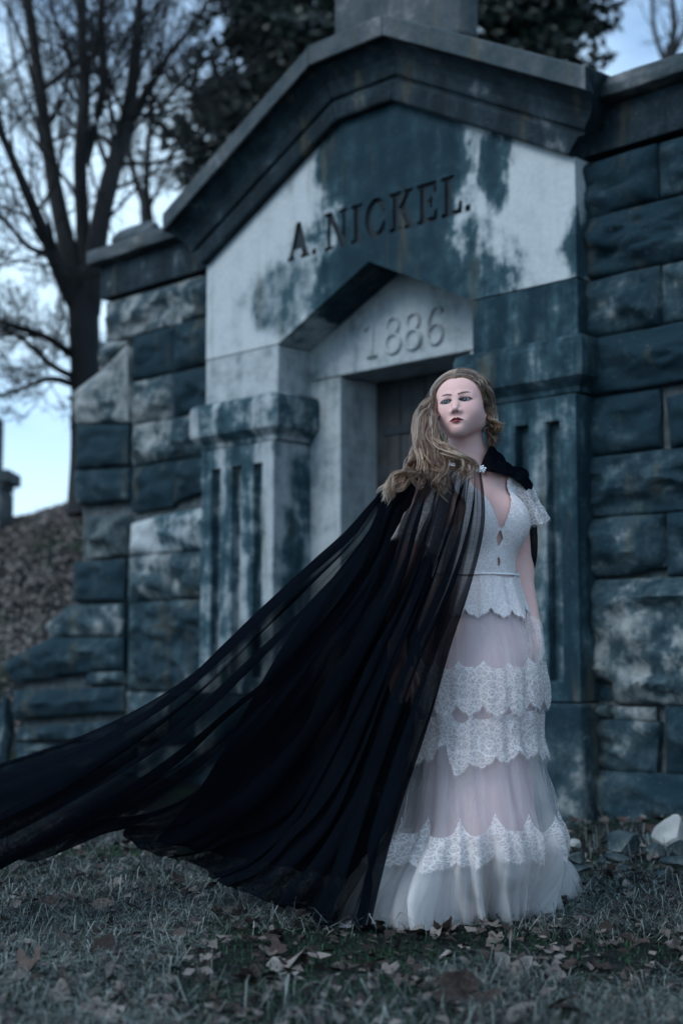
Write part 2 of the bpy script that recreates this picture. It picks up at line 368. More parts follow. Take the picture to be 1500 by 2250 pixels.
for sx in (-1, 1):
    pil = empty('pilaster', (0, 0, 0), 0, tomb)
    pil['label'] = 'fluted pilaster, left of the door' if sx < 0 else 'fluted pilaster, right of the door'
    S = lambda *q: sorted(sx * x for x in q)
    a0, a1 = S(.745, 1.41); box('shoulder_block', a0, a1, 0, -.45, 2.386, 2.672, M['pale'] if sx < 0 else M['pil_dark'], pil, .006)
    # cap: round-nosed block over a cove
    prof = [(-.03, 2.093), (.012, 2.10), (.02, 2.125), (.045, 2.15), (.068, 2.172), (.072, 2.20), (.072, 2.33), (.062, 2.365), (.035, 2.380), (-.02, 2.382)]
    V = []; 
    for d, z in prof:
        A0, A1 = S(.745 - d, 1.41 + d)
        V += [(A0, -d, z), (A1, -d, z), (A1, .45, z), (A0, .45, z)]
    Fc = [(4 * k + i, 4 * k + (i + 1) % 4, 4 * k + 4 + (i + 1) % 4, 4 * k + 4 + i) for k in range(len(prof) - 1) for i in range(4)] + [(0, 3, 2, 1), tuple(4 * (len(prof) - 1) + i for i in range(4))]
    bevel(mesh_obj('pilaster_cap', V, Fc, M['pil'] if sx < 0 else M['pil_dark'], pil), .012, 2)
    xs = S(.75, .848, .932, 1.038, 1.122, 1.228, 1.312, 1.41); zs = [.588, .685, 1.965, 2.09]
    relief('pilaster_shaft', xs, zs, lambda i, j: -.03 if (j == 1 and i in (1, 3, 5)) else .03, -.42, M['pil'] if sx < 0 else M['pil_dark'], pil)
    a0, a1 = S(.735, 1.43); box('pilaster_base', a0, a1, .055, -.45, -.12, .582, M['wing'], pil, .02)

# --- raking cornice of three stones
Wl = np.array([(-1.41, 3.29), (-.218, 3.915), (.218, 3.915), (1.41, 3.29)]); Sl = np.array([(-1.62, 3.515), (-.29, 4.215), (.29, 4.215), (1.62, 3.515)])
prof = [(-.02, -.40), (-.02, .045), (.02, .055), (.30, .058), (.345, .05), (.36, .03), (.42, .03), (.45, .05), (.49, .055), (.60, .06), (.75, .075), (.90, .115), (.985, .15), (1.0, .135), (1.0, .19), (1.02, .20), (1.38, .20), (1.41, .19), (1.5, -.2), (1.5, -.42)]
for k in range(3):
    V = []
    e0, e1 = (.0, .0)
    for kk, t in prof:
        for j in (k, k + 1):
            q = Wl[j] + (Sl[j] - Wl[j]) * kk
            if kk > 1: q = Wl[j] + (Sl[j] - Wl[j]) + np.array([0, (kk - 1) * .30])
            sgn = 1 if j == k else -1
            dirv = (Wl[k + 1] - Wl[k]); dirv = dirv / np.linalg.norm(dirv); q = q + dirv * sgn * .0025
            V.append((q[0], -t, q[1]))
    n = len(prof)
    Fc = [(2 * i, 2 * i + 1, 2 * ((i + 1) % n) + 1, 2 * ((i + 1) % n)) for i in range(n)] + [tuple(2 * i for i in range(n)), tuple(2 * i + 1 for i in reversed(range(n)))]
    o = mesh_obj('cornice_stone', V, Fc, M['corn'], tomb)
    o.data.materials.append(M['coping'])
    for pgn in o.data.polygons:
        if pgn.index < n and 14 <= pgn.index <= 18: pgn.material_index = 1
    bm = bmesh.new(); bm.from_mesh(o.data); bmesh.ops.recalc_face_normals(bm, faces=bm.faces); bm.to_mesh(o.data); bm.free()
    bevel(o, .006)
box('crowning_block', -.50, .50, -.22, -.40, 4.30, 5.6, M['coping'], bev=.03)
box('roof_slab', -1.55, 1.55, -.43, -3.2, 3.2, 3.66, M['corn'], bev=.02)
box('vault_core', -1.38, 1.38, -.66, -3.0, -.2, 3.19, M['corn'], bev=0)

# --- rock-faced stones of the wing walls
ZC = [3.285, 2.998, 2.679, 2.379, 2.093, 1.786, 1.481, 1.179, .581, .263, -.15]
def rockstone(name, poly, tf, parent, mat, bulge=.035, rough=.03, seed=0, back=.35, jit=.003):
    """one ashlar with a rough, pillowed face; poly in (a, z)"""
    poly = np.array(poly, float); rr = random.Random(seed)
    cen = poly.mean(0); poly = poly + (cen - poly) / np.linalg.norm(cen - poly, axis=1)[:, None] * .003
    poly = poly + np.array([[rr.uniform(-jit, jit), rr.uniform(-jit, jit)] for _ in poly])
    bm = bmesh.new(); vs = [bm.verts.new((a, 0, z)) for a, z in poly]; fc = bm.faces.new(vs)
    if fc.normal.y > 0 or True: bm.normal_update()
    if len(poly) > 4: bmesh.ops.triangulate(bm, faces=bm.faces[:])
    L_ = max(np.ptp(poly[:, 0]), np.ptp(poly[:, 1]))
    for _ in range(6):
        es_ = [e for e in bm.edges if e.calc_length() > .045]
        if not es_ or len(bm.verts) > 1400: break
        if len(poly) > 4: bmesh.ops.subdivide_edges(bm, edges=es_, cuts=1, use_grid_fill=True)
        else: bmesh.ops.subdivide_edges(bm, edges=bm.edges[:], cuts=1, use_grid_fill=True)
    bm.verts.ensure_lookup_table()
    co = np.array([v.co[:] for v in bm.verts]); d = np.full(len(co), 9.0)
    for i in range(len(poly)):
        p0, p1 = poly[i], poly[(i + 1) % len(poly)]; e = p1 - p0
        q = co[:, [0, 2]] - p0; u = np.clip((q @ e) / (e @ e), 0, 1); d = np.minimum(d, np.linalg.norm(q - u[:, None] * e, axis=1))
    ins = np.clip(d / .016, 0, 1); prof_ = np.sqrt(1 - (1 - ins) ** 2)
    nz = fbm(co[:, 0] * 5 + seed * 3.7, seed * 1.3, co[:, 2] * 8, 4, seed)
    rid = 1 - np.abs(fbm(co[:, 0] * 2.6 + 5, seed * .77, co[:, 2] * 5 + co[:, 0] * 1.3, 3, seed + 9)) * 1.6
    out = tf + prof_ * (bulge * .35 + np.clip(d / .10, 0, 1) * (bulge * .8 + rough * nz * 1.5 + rough * 1.5 * np.clip(rid, -.5, 1))) - (1 - prof_) * .002
    edge_w = .0035 * fbm(co[:, 0] * 9, 1.7, co[:, 2] * 9, 2, seed + 4) * (1 - ins)
    for v, y, w_ in zip(bm.verts, out, edge_w): v.co.y = -y; v.co.z += w_; v.co.x += w_
    bd = [e for e in bm.edges if e.is_boundary]
    r = bmesh.ops.extrude_edge_only(bm, edges=bd)
    for v in [x for x in r['geom'] if isinstance(x, bmesh.types.BMVert)]: v.co.y = -(tf - back)
    bmesh.ops.recalc_face_normals(bm, faces=bm.faces)
    me = bpy.data.meshes.new(name); bm.to_mesh(me); bm.free(); me.materials.append(mat)
    me.polygons.foreach_set('use_smooth', np.ones(len(me.polygons), bool)); me.set_sharp_from_angle(angle=radians(50))
    return link(name, me, parent)
TW = -.11
M['mortar'] = simple('old_mortar', (.045, .058, .064), .95, .5, 16, .6)
wing_r = empty('wing_wall', (0, 0, 0), 0, tomb); wing_r['label'] = 'rock-faced ashlar wing wall right of the portal'
sd = 100
for r in range(len(ZC) - 1):
    z1, z0 = ZC[r], ZC[r + 1]
    js = [1.36]
    if r in (0, 2, 4, 6): js += [1.815]
    elif r == 8: js += [1.78]
    x = js[-1]; rr = random.Random(r)
    if len(js) == 1: x = 1.36 + rr.uniform(.85, 1.1); js.append(x)
    while x < 5.0: x += rr.uniform(.5, .95); js.append(x)
    for k in range(len(js) - 1):
        sd += 1; e = random.Random(sd)
        if r == 4 and k == 0:   poly = [(js[0], z0), (1.795, z0 + .01), (1.79, z1 - .005), (js[0], z1)]
        elif r == 4 and k == 1: poly = [(1.855, z0), (js[2], z0), (js[2], z1), (1.84, z1 - .06)]
        elif r == 7 and k == 0: poly = [(js[0], z0 + .115), (1.49, z0 + .10), (1.51, z0), (js[1], z0), (js[1], z1), (js[0], z1)]
        elif r == 8 and k == 0: poly = [(js[0], z0), (1.73, z0 - .02), (1.76, z1 - .08), (1.38, z1 - .07)]
        elif r == 6 and k == 0: poly = [(js[0], z0 + .018), (1.62, z0 + .012), (js[1], z0 + .05), (js[1], z1), (js[0], z1)]
        else: poly = [(js[k], z0), (js[k + 1], z0), (js[k + 1], z1), (js[k], z1)]
        rockstone('stone', poly, TW + e.uniform(-.012, .018), wing_r, M['wing'], e.uniform(.02, .045), e.uniform(.02, .035), sd)
# spalled pieces and small stones filling the lower gaps
rockstone('stone', [(1.375, .512), (1.49, .515), (1.485, .575), (1.375, .572)], TW + .02, wing_r, M['wing'], .03, .02, 301)
rockstone('stone', [(1.50, .50), (1.74, .50), (1.74, .572), (1.50, .572)], TW + .0, wing_r, M['wing'], .02, .02, 302)
rockstone('stone', [(1.372, .585), (1.49, .59), (1.47, .66), (1.38, .68)], TW - .03, wing_r, M['wing'], .01, .02, 303)
box('wall_core', 1.30, 5.0, TW - .035, -.9, -.3, 3.27, M['mortar'], wing_r, 0)
xx = 1.36
for k, wd in enumerate((.97, 1.2, 1.4)):
    box('frieze_stone', xx + .003, xx + wd - .003, -.075, -.6, 3.305, 3.535, M['corn'], wing_r, .008)
    rockstone('coping_stone', [(xx, 3.548), (xx + wd, 3.548), (xx + wd, 3.645), (xx, 3.645)], .0, wing_r, M['coping'], .012, .012, 400 + k, .62)
    xx += wd
wing_l = empty('wing_wall', (0, 0, 0), 0, tomb); wing_l['label'] = 'stepped rock-faced wing wall left of the portal'
LPX = lambda *pts: [FA(x, y, TW) for x, y in pts]
JL = -2.318
rows_l = [  # near stones between the portal and the joint at x=285: (joint inside?)
    (0, True), (1, True), (2, True), (3, False), (4, True), (5, True), (6, True), (7, False), (8, True)]
for r, two in rows_l:
    z1, z0 = ZC[r], ZC[r + 1]; jm = {0: -1.80, 5: -2.06}.get(r, -1.87)
    segs = [(-1.36, jm), (jm, JL)] if two else [(-1.36, JL)]
    if r == 0: segs = [(-1.36, -1.80), (-1.80, -2.64)]
    for b, a in segs:
        sd += 1; e = random.Random(sd); poly = [(a, z0), (b, z0), (b, z1), (a, z1)]
        if r == 5: poly = [(a, z0 + .01), (b, z0), (b, z1 - (.02 if a > -2.1 else .05)), (a, z1 - (.05 if a > -2.1 else .08))]
        if r == 4 and a > -2: poly = [(a, z0 + .02), (b, z0 + .11), (b, z1), (a, z1)]
        rockstone('stone', poly, TW + e.uniform(-.012, .014), wing_l, M['pale' if r == 5 and a < -2.1 else 'pil' if r == 5 else 'wing'], e.uniform(.015, .035), e.uniform(.02, .03), sd)
left_polys = [
    LPX((288, 752), (226, 815), (226, 752)) ,
    LPX((286, 758), (288, 928), (172, 930), (166, 892), (152, 874), (228, 815)),
    LPX((288, 932), (288, 1022), (170, 1030), (172, 934)),
    LPX((288, 1028), (287, 1100), (175, 1108), (165, 1090), (168, 1034)),
    LPX((284, 1130), (282, 1222), (195, 1226), (200, 1135)),
    LPX((278, 1228), (276, 1320), (162, 1324), (165, 1234)),
    LPX((276, 1327), (276, 1398), (118, 1396), (106, 1374), (160, 1330)),
    LPX((276, 1400), (275, 1472), (150, 1484), (34, 1500), (6, 1456), (118, 1400)),
    LPX((278, 1508), (280, 1562), (36, 1580), (34, 1516)),
    LPX((200, 1478), (276, 1474), (278, 1503), (190, 1508)),
    LPX((262, 1584), (262, 1622), (42, 1628), (44, 1598)),
    LPX((300, 1640), (300, 1700), (40, 1700), (36, 1632)),
    LPX((440, 1640), (440, 1720), (304, 1720), (304, 1640))]
for k, poly in enumerate(left_polys):
    e = random.Random(500 + k)
    rockstone('stone', poly, TW + .02 + e.uniform(-.012, .014), wing_l, M['rubble'] if k == 4 else M['wing'], e.uniform(.015, .03), e.uniform(.015, .03), 500 + k, .5)
prism('wall_core', [(-1.2, -.3), (-1.2, 3.27), (-2.6, 3.27), (-2.6, 2.9), (-2.95, 2.5), (-2.9, 1.3), (-3.6, .7), (-3.6, -.3)][::-1], TW - .045, -.9, M['mortar'], wing_l, 0)
xx = -1.36
for k, wd in enumerate((1.30,)):
    box('frieze_stone', xx - wd + .003, xx - .003, -.075, -.6, 3.305, 3.535, M['corn'], wing_l, .008)
    rockstone('coping_stone', [(xx - wd - .06, 3.548), (xx, 3.548), (xx, 3.645), (xx - wd - .06, 3.645)], .0, wing_l, M['coping'], .012, .012, 420 + k, .62)
# ------------------------------------------------------------------ terrain
def w2f(x, y):
    dx, dy = x - O_F[0], y - O_F[1]
    return dx * ES[0] + dy * ES[1], dx * NN[0] + dy * NN[1]
def terrain(x, y):
    x = np.asarray(x, float); y = np.asarray(y, float); a, t = w2f(x, y)
    h = .030 * fbm(x * .9, y * .9, 0, 3, 3) + .014 * fbm(x * 4, y * 4, 0, 3, 5) - .015
    h = h * smooth(np.hypot(x - .35, y - 4.5), -.2, 1.2) * 1.0
    h = h + .09 * smooth(t, 1.0, .0) * smooth(a, .6, 2.2) + .05 * smooth(t, .9, 0) * smooth(-a, .3, 1.5)
    back = -t
    low = .72 + 1.72 * smooth(back, .3, 3.3) - .9 * smooth(back, 4.2, 10) + .10 * fbm(x * .5, y * .5, 3, 3, 8)
    high = 2.95 + 1.0 * smooth(back, .8, 3.0) + .12 * fbm(x * .8, y * .8, 7, 3, 9)
    q = smooth(a, -3.0, -2.0)
    hb = low * (1 - q) + high * q
    hb = hb * (1 - smooth(-a, 8, 20) * .3)
    edge = np.where(np.abs(a) < 1.38, .70, .35)
    return h + hb * smooth(back, edge, edge + .27)
def warp(lo, hi, fl, fh, step, n_out):
    core = np.arange(fl, fh + 1e-6, step)
    g1 = fl - np.geomspace(step * 1.5, fl - lo, n_out)[::-1]; g2 = fh + np.geomspace(step * 1.5, hi - fh, n_out)
    return np.r_[g1, core, g2]
gx = warp(-700, 700, -5.5, 3.2, .06, 26); gy = warp(-60, 1500, 2.4, 13.5, .06, 26)
XX, YY = np.meshgrid(gx, gy); ZZ = terrain(XX, YY)
ga, gt = w2f(XX, YY)
V = np.c_[XX.ravel(), YY.ravel(), ZZ.ravel()]
nx_, ny_ = len(gx), len(gy); ii = np.arange(nx_ * ny_).reshape(ny_, nx_)
Fq = np.c_[ii[:-1, :-1].ravel(), ii[:-1, 1:].ravel(), ii[1:, 1:].ravel(), ii[1:, :-1].ravel()]
g = NG('winter_turf'); co = g.co()
n1 = g.noise(co, 1.6, 5, .6); n2 = g.noise(co, 14, 5, .7); n3 = g.noise(co, 55, 4, .7)
c = g.ramp(n2, [(.25, (.004, .007, .009)), (.5, (.012, .016, .018)), (.75, (.040, .044, .046))])
c = g.mix(g.rng(n1, .52, .66, 0, .7), c, g.mix(n3, (.008, .022, .010), (.03, .06, .022)))
c = g.mix(g.rng(n3, .55, .75, 0, .5), c, (.085, .082, .078))
ground = mesh_obj('ground', V, Fq, g.surf(g.bsdf(c, .95, g.bump(g.math('ADD', n2, g.math('MULTIPLY', n3, .6)), 1.0, .03), Specular_IOR_Level=.1)), None, True)
tag(ground, 'dry winter turf sloping up into a leafy bank', None, None, 'structure')
# ------------------------------------------------------------------ the woman: one signed-distance body
ROOT = np.array([.425, 4.50, 0.0]); YAW = radians(35)
RT = np.array([[cos(YAW), -sin(YAW), 0], [sin(YAW), cos(YAW), 0], [0, 0, 1]])
HS = .984
def euler_head(y, p_, r):
    Rz = np.array([[cos(y), -sin(y), 0], [sin(y), cos(y), 0], [0, 0, 1]]); Rx = np.array([[1, 0, 0], [0, cos(p_), -sin(p_)], [0, sin(p_), cos(p_)]])
    Ry = np.array([[cos(r), 0, sin(r)], [0, 1, 0], [-sin(r), 0, cos(r)]]); return Rz @ Rx @ Ry
RH = euler_head(radians(-18.3), radians(-9.3), radians(-4.8)); HC = np.array([.3820, 4.46, 1.5803])
def tl(p): return (p - ROOT) @ RT                     # world -> torso-local
def tw(q): return np.asarray(q, float) @ RT.T + ROOT
def hl(p): return (p - HC) @ RH / HS                  # world -> head-local
def hw(q): return (np.asarray(q, float) * HS) @ RH.T + HC
def ell(p, c, r):
    q = p - np.array(c, p.dtype); r = np.array(r, p.dtype); k0 = np.linalg.norm(q / r, axis=-1); k1 = np.linalg.norm(q / (r * r), axis=-1)
    return k0 * (k0 - 1) / (k1 + 1e-9)
def cone(p, a, b, r1, r2):
    a = np.array(a, p.dtype); ba = np.array(b, p.dtype) - a; pa = p - a; h = np.clip((pa @ ba) / (ba @ ba), 0, 1)
    return np.linalg.norm(pa - h[..., None] * ba, axis=-1) - (r1 + (r2 - r1) * h)
def su(a, b, k):
    h = np.maximum(k - np.abs(a - b), 0) / k; return np.minimum(a, b) - h * h * k * .25
def ss(a, b, k):                                      # a minus b
    h = np.maximum(k - np.abs(a + b), 0) / k; return np.maximum(a, -b) + h * h * k * .25
EYE = [(-.0315, -.0735, .001), (.0315, -.0735, .001)]
def head_sdf(q):
    qn = q + np.array([0, 0, .0064]); qm = q + np.array([0, 0, .0036]); qc = q + np.array([0, 0, .0062])    # nose, mouth, chin set low: the face is seen from below
    d = ell(q, (0, .020, .040), (.080, .094, .084))                         # cranium
    d = su(d, ell(q, (0, -.028, .034), (.071, .060, .064)), .03)            # forehead
    d = su(d, ell(q, (0, -.026, -.022), (.068, .059, .066)), .03)           # mid face
    for s in (-1, 1):
        d = su(d, ell(q, (s * .037, -.046, -.030), (.032, .036, .036)), .028)        # cheeks
        d = su(d, cone(qc, (0, -.060, -.078), (s * .048, -.002, -.046), .017, .022), .034)   # jaw
        d = su(d, cone(q, (s * .014, -.0810, .0185), (s * .044, -.068, .018), .0085, .006), .018)  # brow
    d = su(d, ell(qc, (0, -.067, -.0832), (.0180, .0175, .0138)), .018)         # chin
    d = su(d, ell(qm, (0, -.069, -.060), (.029, .019, .017)), .022)          # muzzle
    for e in EYE:
        s = 1 if e[0] > 0 else -1
        d = ss(d, ell(q, (e[0] + s * .001, -.0965, .0025), (.0175, .0118, .0088)), .011)
        lid = ell(q, e, (.0162, .0155, .0152)); d = su(d, lid, .0045)
    n = cone(qn, (0, -.0785, .020), (0, -.1005, -.0255), .0070, .0088)
    n = su(n, ell(qn, (0, -.1060, -.0268), (.0088, .0082, .0072)), .006)
    for s in (-1, 1): n = su(n, ell(qn, (s * .0112, -.0935, -.0310), (.0062, .0088, .0056)), .006)
    d = su(d, n, .016)
    for s in (-1, 1): d = ss(d, cone(qn, (s * .0068, -.1010, -.0405), (s * .0052, -.0965, -.0290), .0046, .0030), .0018)
    # lips
    for s in (-1, 1):
        d = su(d, cone(qm, (s * .0045, -.0945, -.0572), (s * .0265, -.0800, -.0632), .0050, .0024), .005)
        d = su(d, cone(qm, (0, -.0940, -.0690), (s * .0200, -.0835, -.0660), .0064, .0034), .005)
    d = ss(d, ell(qm, (0, -.099, -.0630), (.0225, .0110, .0012)), .002)
    d = ss(d, ell(qm, (0, -.100, -.0765), (.019, .0085, .0040)), .009)          # under the lip
    d = ss(d, ell(qm, (0, -.097, -.0480), (.004, .006, .008)), .006)          # philtrum
    for s in (-1, 1):                                                        # ears
        d = su(d, ell(q, (s * .074, .014, -.006), (.009, .019, .030)), .008); d = su(d, ell(q, (s * .076, .004, -.032), (.006, .007, .009)), .006)
    for e in EYE:                                                            # the opening between the lids
        s = 1 if e[0] > 0 else -1
        op = ell(q, (e[0] + s * .0005, -.090, e[2] - .0003), (.0164, .030, .0068)); d = ss(d, op, .0014)
    return d
SH_L, SH_R = tw((.158, .005, 1.342)), tw((-.160, .005, 1.342))
EL_L, WR_L, HA_L = P(1141, 1255, 4.60), P(1168, 1372, 4.50), P(1160, 1408, 4.46)
EL_R, WR_R, HA_R = P(872, 1300, 4.40), P(872, 1440, 4.36), P(878, 1485, 4.36)
def torso_sdf(q):
    d = ell(q, (0, .010, 1.215), (.146, .108, .19))
    d = su(d, ell(q, (0, .005, 1.07), (.128, .102, .14)), .05)
    d = su(d, ell(q, (0, .012, .92), (.178, .132, .15)), .06)
    d = su(d, ell(q, (0, .05, .88), (.15, .11, .11)), .05)
    for s in (-1, 1):
        d = su(d, ell(q, (s * .076, -.066, 1.225), (.070, .060, .074)), .05)
        d = su(d, cone(q, (s * .06, .012, 1.365), (s * .145, .008, 1.342), .045, .044), .05)
        d = su(d, cone(q, (s * .02, .02, 1.42), (s * .12, .02, 1.37), .045, .035), .05)
    for s in (-1, 1): d = su(d, cone(q, (s * .022, -.052, 1.384), (s * .125, -.030, 1.372), .0085, .007), .022)     # collarbones
    return d
NECK0 = tw((0, .025, 1.355)); NECK1 = hw((0, .022, -.055))
def one_arm(p, d, sh, el, wr, ha, s):
    if True:
        d = su(d, cone(p, sh, el, .050, .040), .035); d = su(d, cone(p, el, wr, .040, .027), .03)
        pal = (np.array(ha) - wr); L_ = np.linalg.norm(pal); u = pal / L_
        side = np.cross(u, np.array([0, -1.0, 0])); side /= np.linalg.norm(side); nf = np.cross(side, u)
        for k, o in enumerate((-.026, -.009, .009, .026)):
            d = su(d, cone(p, wr + side * o * .5, wr + u * .085 + side * o, .014, .012), .012)
            Lf = (.030, .036, .038, .034)[k]; k1 = wr + u * (.085 + Lf) + side * o * 1.05 - nf * .004; k2 = k1 + u * Lf * .45 + nf * .022 * -1; 
            f_ = cone(p, wr + u * .085 + side * o, k1, .0095, .0085); d = su(d, f_, .004); d = su(d, cone(p, k1, k2, .0085, .0075), .004)
        t0 = wr + u * .03 + side * .022 * s; t1 = t0 + u * .035 + side * .024 * s - nf * .01; t2 = t1 + u * .028 + side * .004 * s
        d = su(d, cone(p, t0, t1, .012, .0105), .008); d = su(d, cone(p, t1, t2, .0105, .008), .004)
    return d
def arms_sdf(p, d):
    for arg in ((SH_L, EL_L, WR_L, HA_L, 1), (SH_R, EL_R, WR_R, HA_R, -1)):
        pts = np.array([arg[0], arg[1], arg[2], arg[3] + (arg[3] - arg[2])])
        d = part_of(p, d, lambda pp, dd: one_arm(pp, dd, *arg), pts.min(0), pts.max(0), .12)
    return d
def part_of(p, d, fn, lo, hi, pad=.07):
    m = ((p > np.minimum(lo, hi) - pad) & (p < np.maximum(lo, hi) + pad)).all(-1)
    if m.any(): d[m] = fn(p[m], d[m])
    return d
def body_sdf(p):
    q = tl(p); d = torso_sdf(q)
    def legs(qq, dd):
        for s in (-1, 1):
            dd = su(dd, cone(qq, (s * .088, .015, .86), (s * .085, .0, .48), .088, .057), .05)
            dd = su(dd, cone(qq, (s * .085, .0, .48), (s * .082, .035, .09), .056, .036), .03)
            dd = su(dd, ell(qq, (s * .084, .05, .36), (.05, .052, .12)), .04)
            dd = su(dd, cone(qq, (s * .082, .05, .055), (s * .090, -.09, .03), .034, .024), .03)
        return dd
    m = q[:, 2] < 1.0
    if m.any(): d[m] = legs(q[m], d[m])
    d = arms_sdf(p, d)
    m = (p[:, 2] > 1.30) & (np.abs(p[:, 0] - HC[0]) < .25)
    if m.any():
        pm = p[m]; dm = su(d[m], cone(pm, NECK0, NECK1, .058, .053), .04)
        d[m] = su(dm, head_sdf(hl(pm)) * HS, .016)
    return d
def iso(fn, ax, ay, az, margin=.01, block=8, newton=2):
    nx, ny, nz = (int(math.ceil(len(q) / block)) * block for q in (ax, ay, az))
    def pad(q, n): return np.r_[q, q[-1] + np.arange(1, n - len(q) + 1) * (q[-1] - q[-2])]
    ax, ay, az = pad(ax, nx), pad(ay, ny), pad(az, nz)
    bx, by, bz = (q.reshape(-1, block) for q in (ax, ay, az))
    C = np.stack(np.meshgrid(bx.mean(1), by.mean(1), bz.mean(1), indexing='ij'), -1)
    hd = .5 * np.sqrt(np.add.outer(np.add.outer(np.ptp(bx, axis=1) ** 2, np.ptp(by, axis=1) ** 2), np.ptp(bz, axis=1) ** 2)) * 1.25 + margin
    dc = fn(C.reshape(-1, 3)).reshape(C.shape[:3])
    act = np.argwhere(np.abs(dc) < hd)
    val = np.where(dc < 0, -1.0, 1.0).astype(np.float32).repeat(block, 0).repeat(block, 1).repeat(block, 2)
    for c0 in range(0, len(act), 800):
        A = act[c0:c0 + 800]
        X, Y_, Z = bx[A[:, 0]], by[A[:, 1]], bz[A[:, 2]]
        pts = np.empty((len(A), block, block, block, 3)); pts[..., 0] = X[:, :, None, None]; pts[..., 1] = Y_[:, None, :, None]; pts[..., 2] = Z[:, None, None, :]
        dv = fn(pts.reshape(-1, 3)).reshape(pts.shape[:4])
        for k, (i, j, l) in enumerate(A): val[i * block:(i + 1) * block, j * block:(j + 1) * block, l * block:(l + 1) * block] = dv[k]
    ins = val < 0
    cnt = sum(ins[a:nx - 1 + a, b:ny - 1 + b, c:nz - 1 + c].astype(np.int8) for a in (0, 1) for b in (0, 1) for c in (0, 1))
    cell = np.argwhere((cnt > 0) & (cnt < 8)); idx = np.full(cnt.shape, -1, np.int32); idx[tuple(cell.T)] = np.arange(len(cell))
    ci, cj, ck = cell.T; acc = np.zeros((len(cell), 3)); num = np.zeros(len(cell))
    for e0 in ((0, 0, 0), (0, 1, 0), (0, 0, 1), (0, 1, 1)):
        for axis in range(3):
            o0 = np.roll(np.array(e0), axis); o1 = o0.copy(); o1[axis] += 1
            i0, j0, k0 = ci + o0[0], cj + o0[1], ck + o0[2]; i1, j1, k1 = ci + o1[0], cj + o1[1], ck + o1[2]
            v0, v1 = val[i0, j0, k0].astype(float), val[i1, j1, k1].astype(float); m = (v0 < 0) != (v1 < 0)
            t = np.where(m, v0 / np.where(m, v0 - v1, 1), 0)[:, None]
            p0 = np.c_[ax[i0], ay[j0], az[k0]]; p1 = np.c_[ax[i1], ay[j1], az[k1]]
            acc += np.where(m[:, None], p0 + (p1 - p0) * t, 0); num += m
    Vv = acc / num[:, None]
    faces = []
    for axis in range(3):
        sl0 = [slice(1, -1)] * 3; sl1 = [slice(1, -1)] * 3; sl0[axis] = slice(0, -1); sl1[axis] = slice(1, None)
        A0, A1 = ins[tuple(sl0)], ins[tuple(sl1)]; E_ = np.argwhere(A0 != A1); s = A0[tuple(E_.T)]
        E_ = E_ + np.array([0 if q == axis else 1 for q in range(3)])
        b, c = (axis + 1) % 3, (axis + 2) % 3; db = np.zeros(3, int); db[b] = 1; dc_ = np.zeros(3, int); dc_[c] = 1
        q = [idx[tuple((E_ - x).T)] for x in (db * 0, db, db + dc_, dc_)]
        f = np.stack(q, 1); f[~s] = f[~s][:, ::-1]; faces.append(f)
    Fv = np.vstack(faces); Fv = Fv[(Fv >= 0).all(1)]
    for _ in range(newton):
        d0 = fn(Vv); e = 4e-4
        gr = np.stack([fn(Vv + np.eye(3)[k] * e) - d0 for k in range(3)], 1) / e
        st = d0[:, None] * gr / (np.sum(gr * gr, 1)[:, None] + 1e-6); ln = np.linalg.norm(st, axis=1)[:, None]
        Vv = Vv - st * np.minimum(1, .004 / (ln + 1e-9))
    return Vv, Fv
def axis(lo, hi, step, flo, fhi, fine):
    return np.r_[np.arange(lo, flo, step), np.arange(flo, fhi, fine), np.arange(fhi, hi, step)]
BV, BF = iso(body_sdf, np.arange(.06, .80, .0055), np.arange(4.20, 4.82, .0055), np.r_[np.arange(-.03, .70, .011), np.arange(.70, 1.4200, .0055)])
cb_ = BV[BF].mean(1)[:, 2] < 1.4090; BF = BF[cb_]
hV, hF = iso(body_sdf, np.arange(HC[0] - .16, HC[0] + .20, .0019), np.arange(HC[1] - .13, HC[1] + .15, .0019), np.arange(1.396, 1.715, .0019))
BF = np.vstack([BF, hF[hV[hF].mean(1)[:, 2] > 1.4015] + len(BV)]); BV = np.vstack([BV, hV])
def tidy(V, Fc, it=8):
    """even out the stair-stepped rim of a cut shell"""
    e = np.sort(np.vstack([Fc[:, [i, (i + 1) % 4]] for i in range(4)]), 1); u, c = np.unique(e, axis=0, return_counts=True); b = u[c == 1]
    V = V.copy()
    for _ in range(it):
        s_ = np.zeros_like(V); n_ = np.zeros(len(V))
        for i, j in ((0, 1), (1, 0)): np.add.at(s_, b[:, i], V[b[:, j]]); np.add.at(n_, b[:, i], 1)
        m = n_ == 2; V[m] = .5 * V[m] + .5 * s_[m] / 2
    return V
person = empty('person', tuple(ROOT)); tag(person, 'woman in white lace gown and black sheer cape gazing upward before the tomb', 'person')
def wmesh(name, V, Fc, mat, parent=person, **kw):
    """mesh given in world coordinates, parented to the (unrotated) person root"""
    off = np.array(parent.matrix_world.translation) if parent is None else ROOT
    return mesh_obj(name, np.asarray(V) - ROOT, Fc, mat, parent, True, **kw)
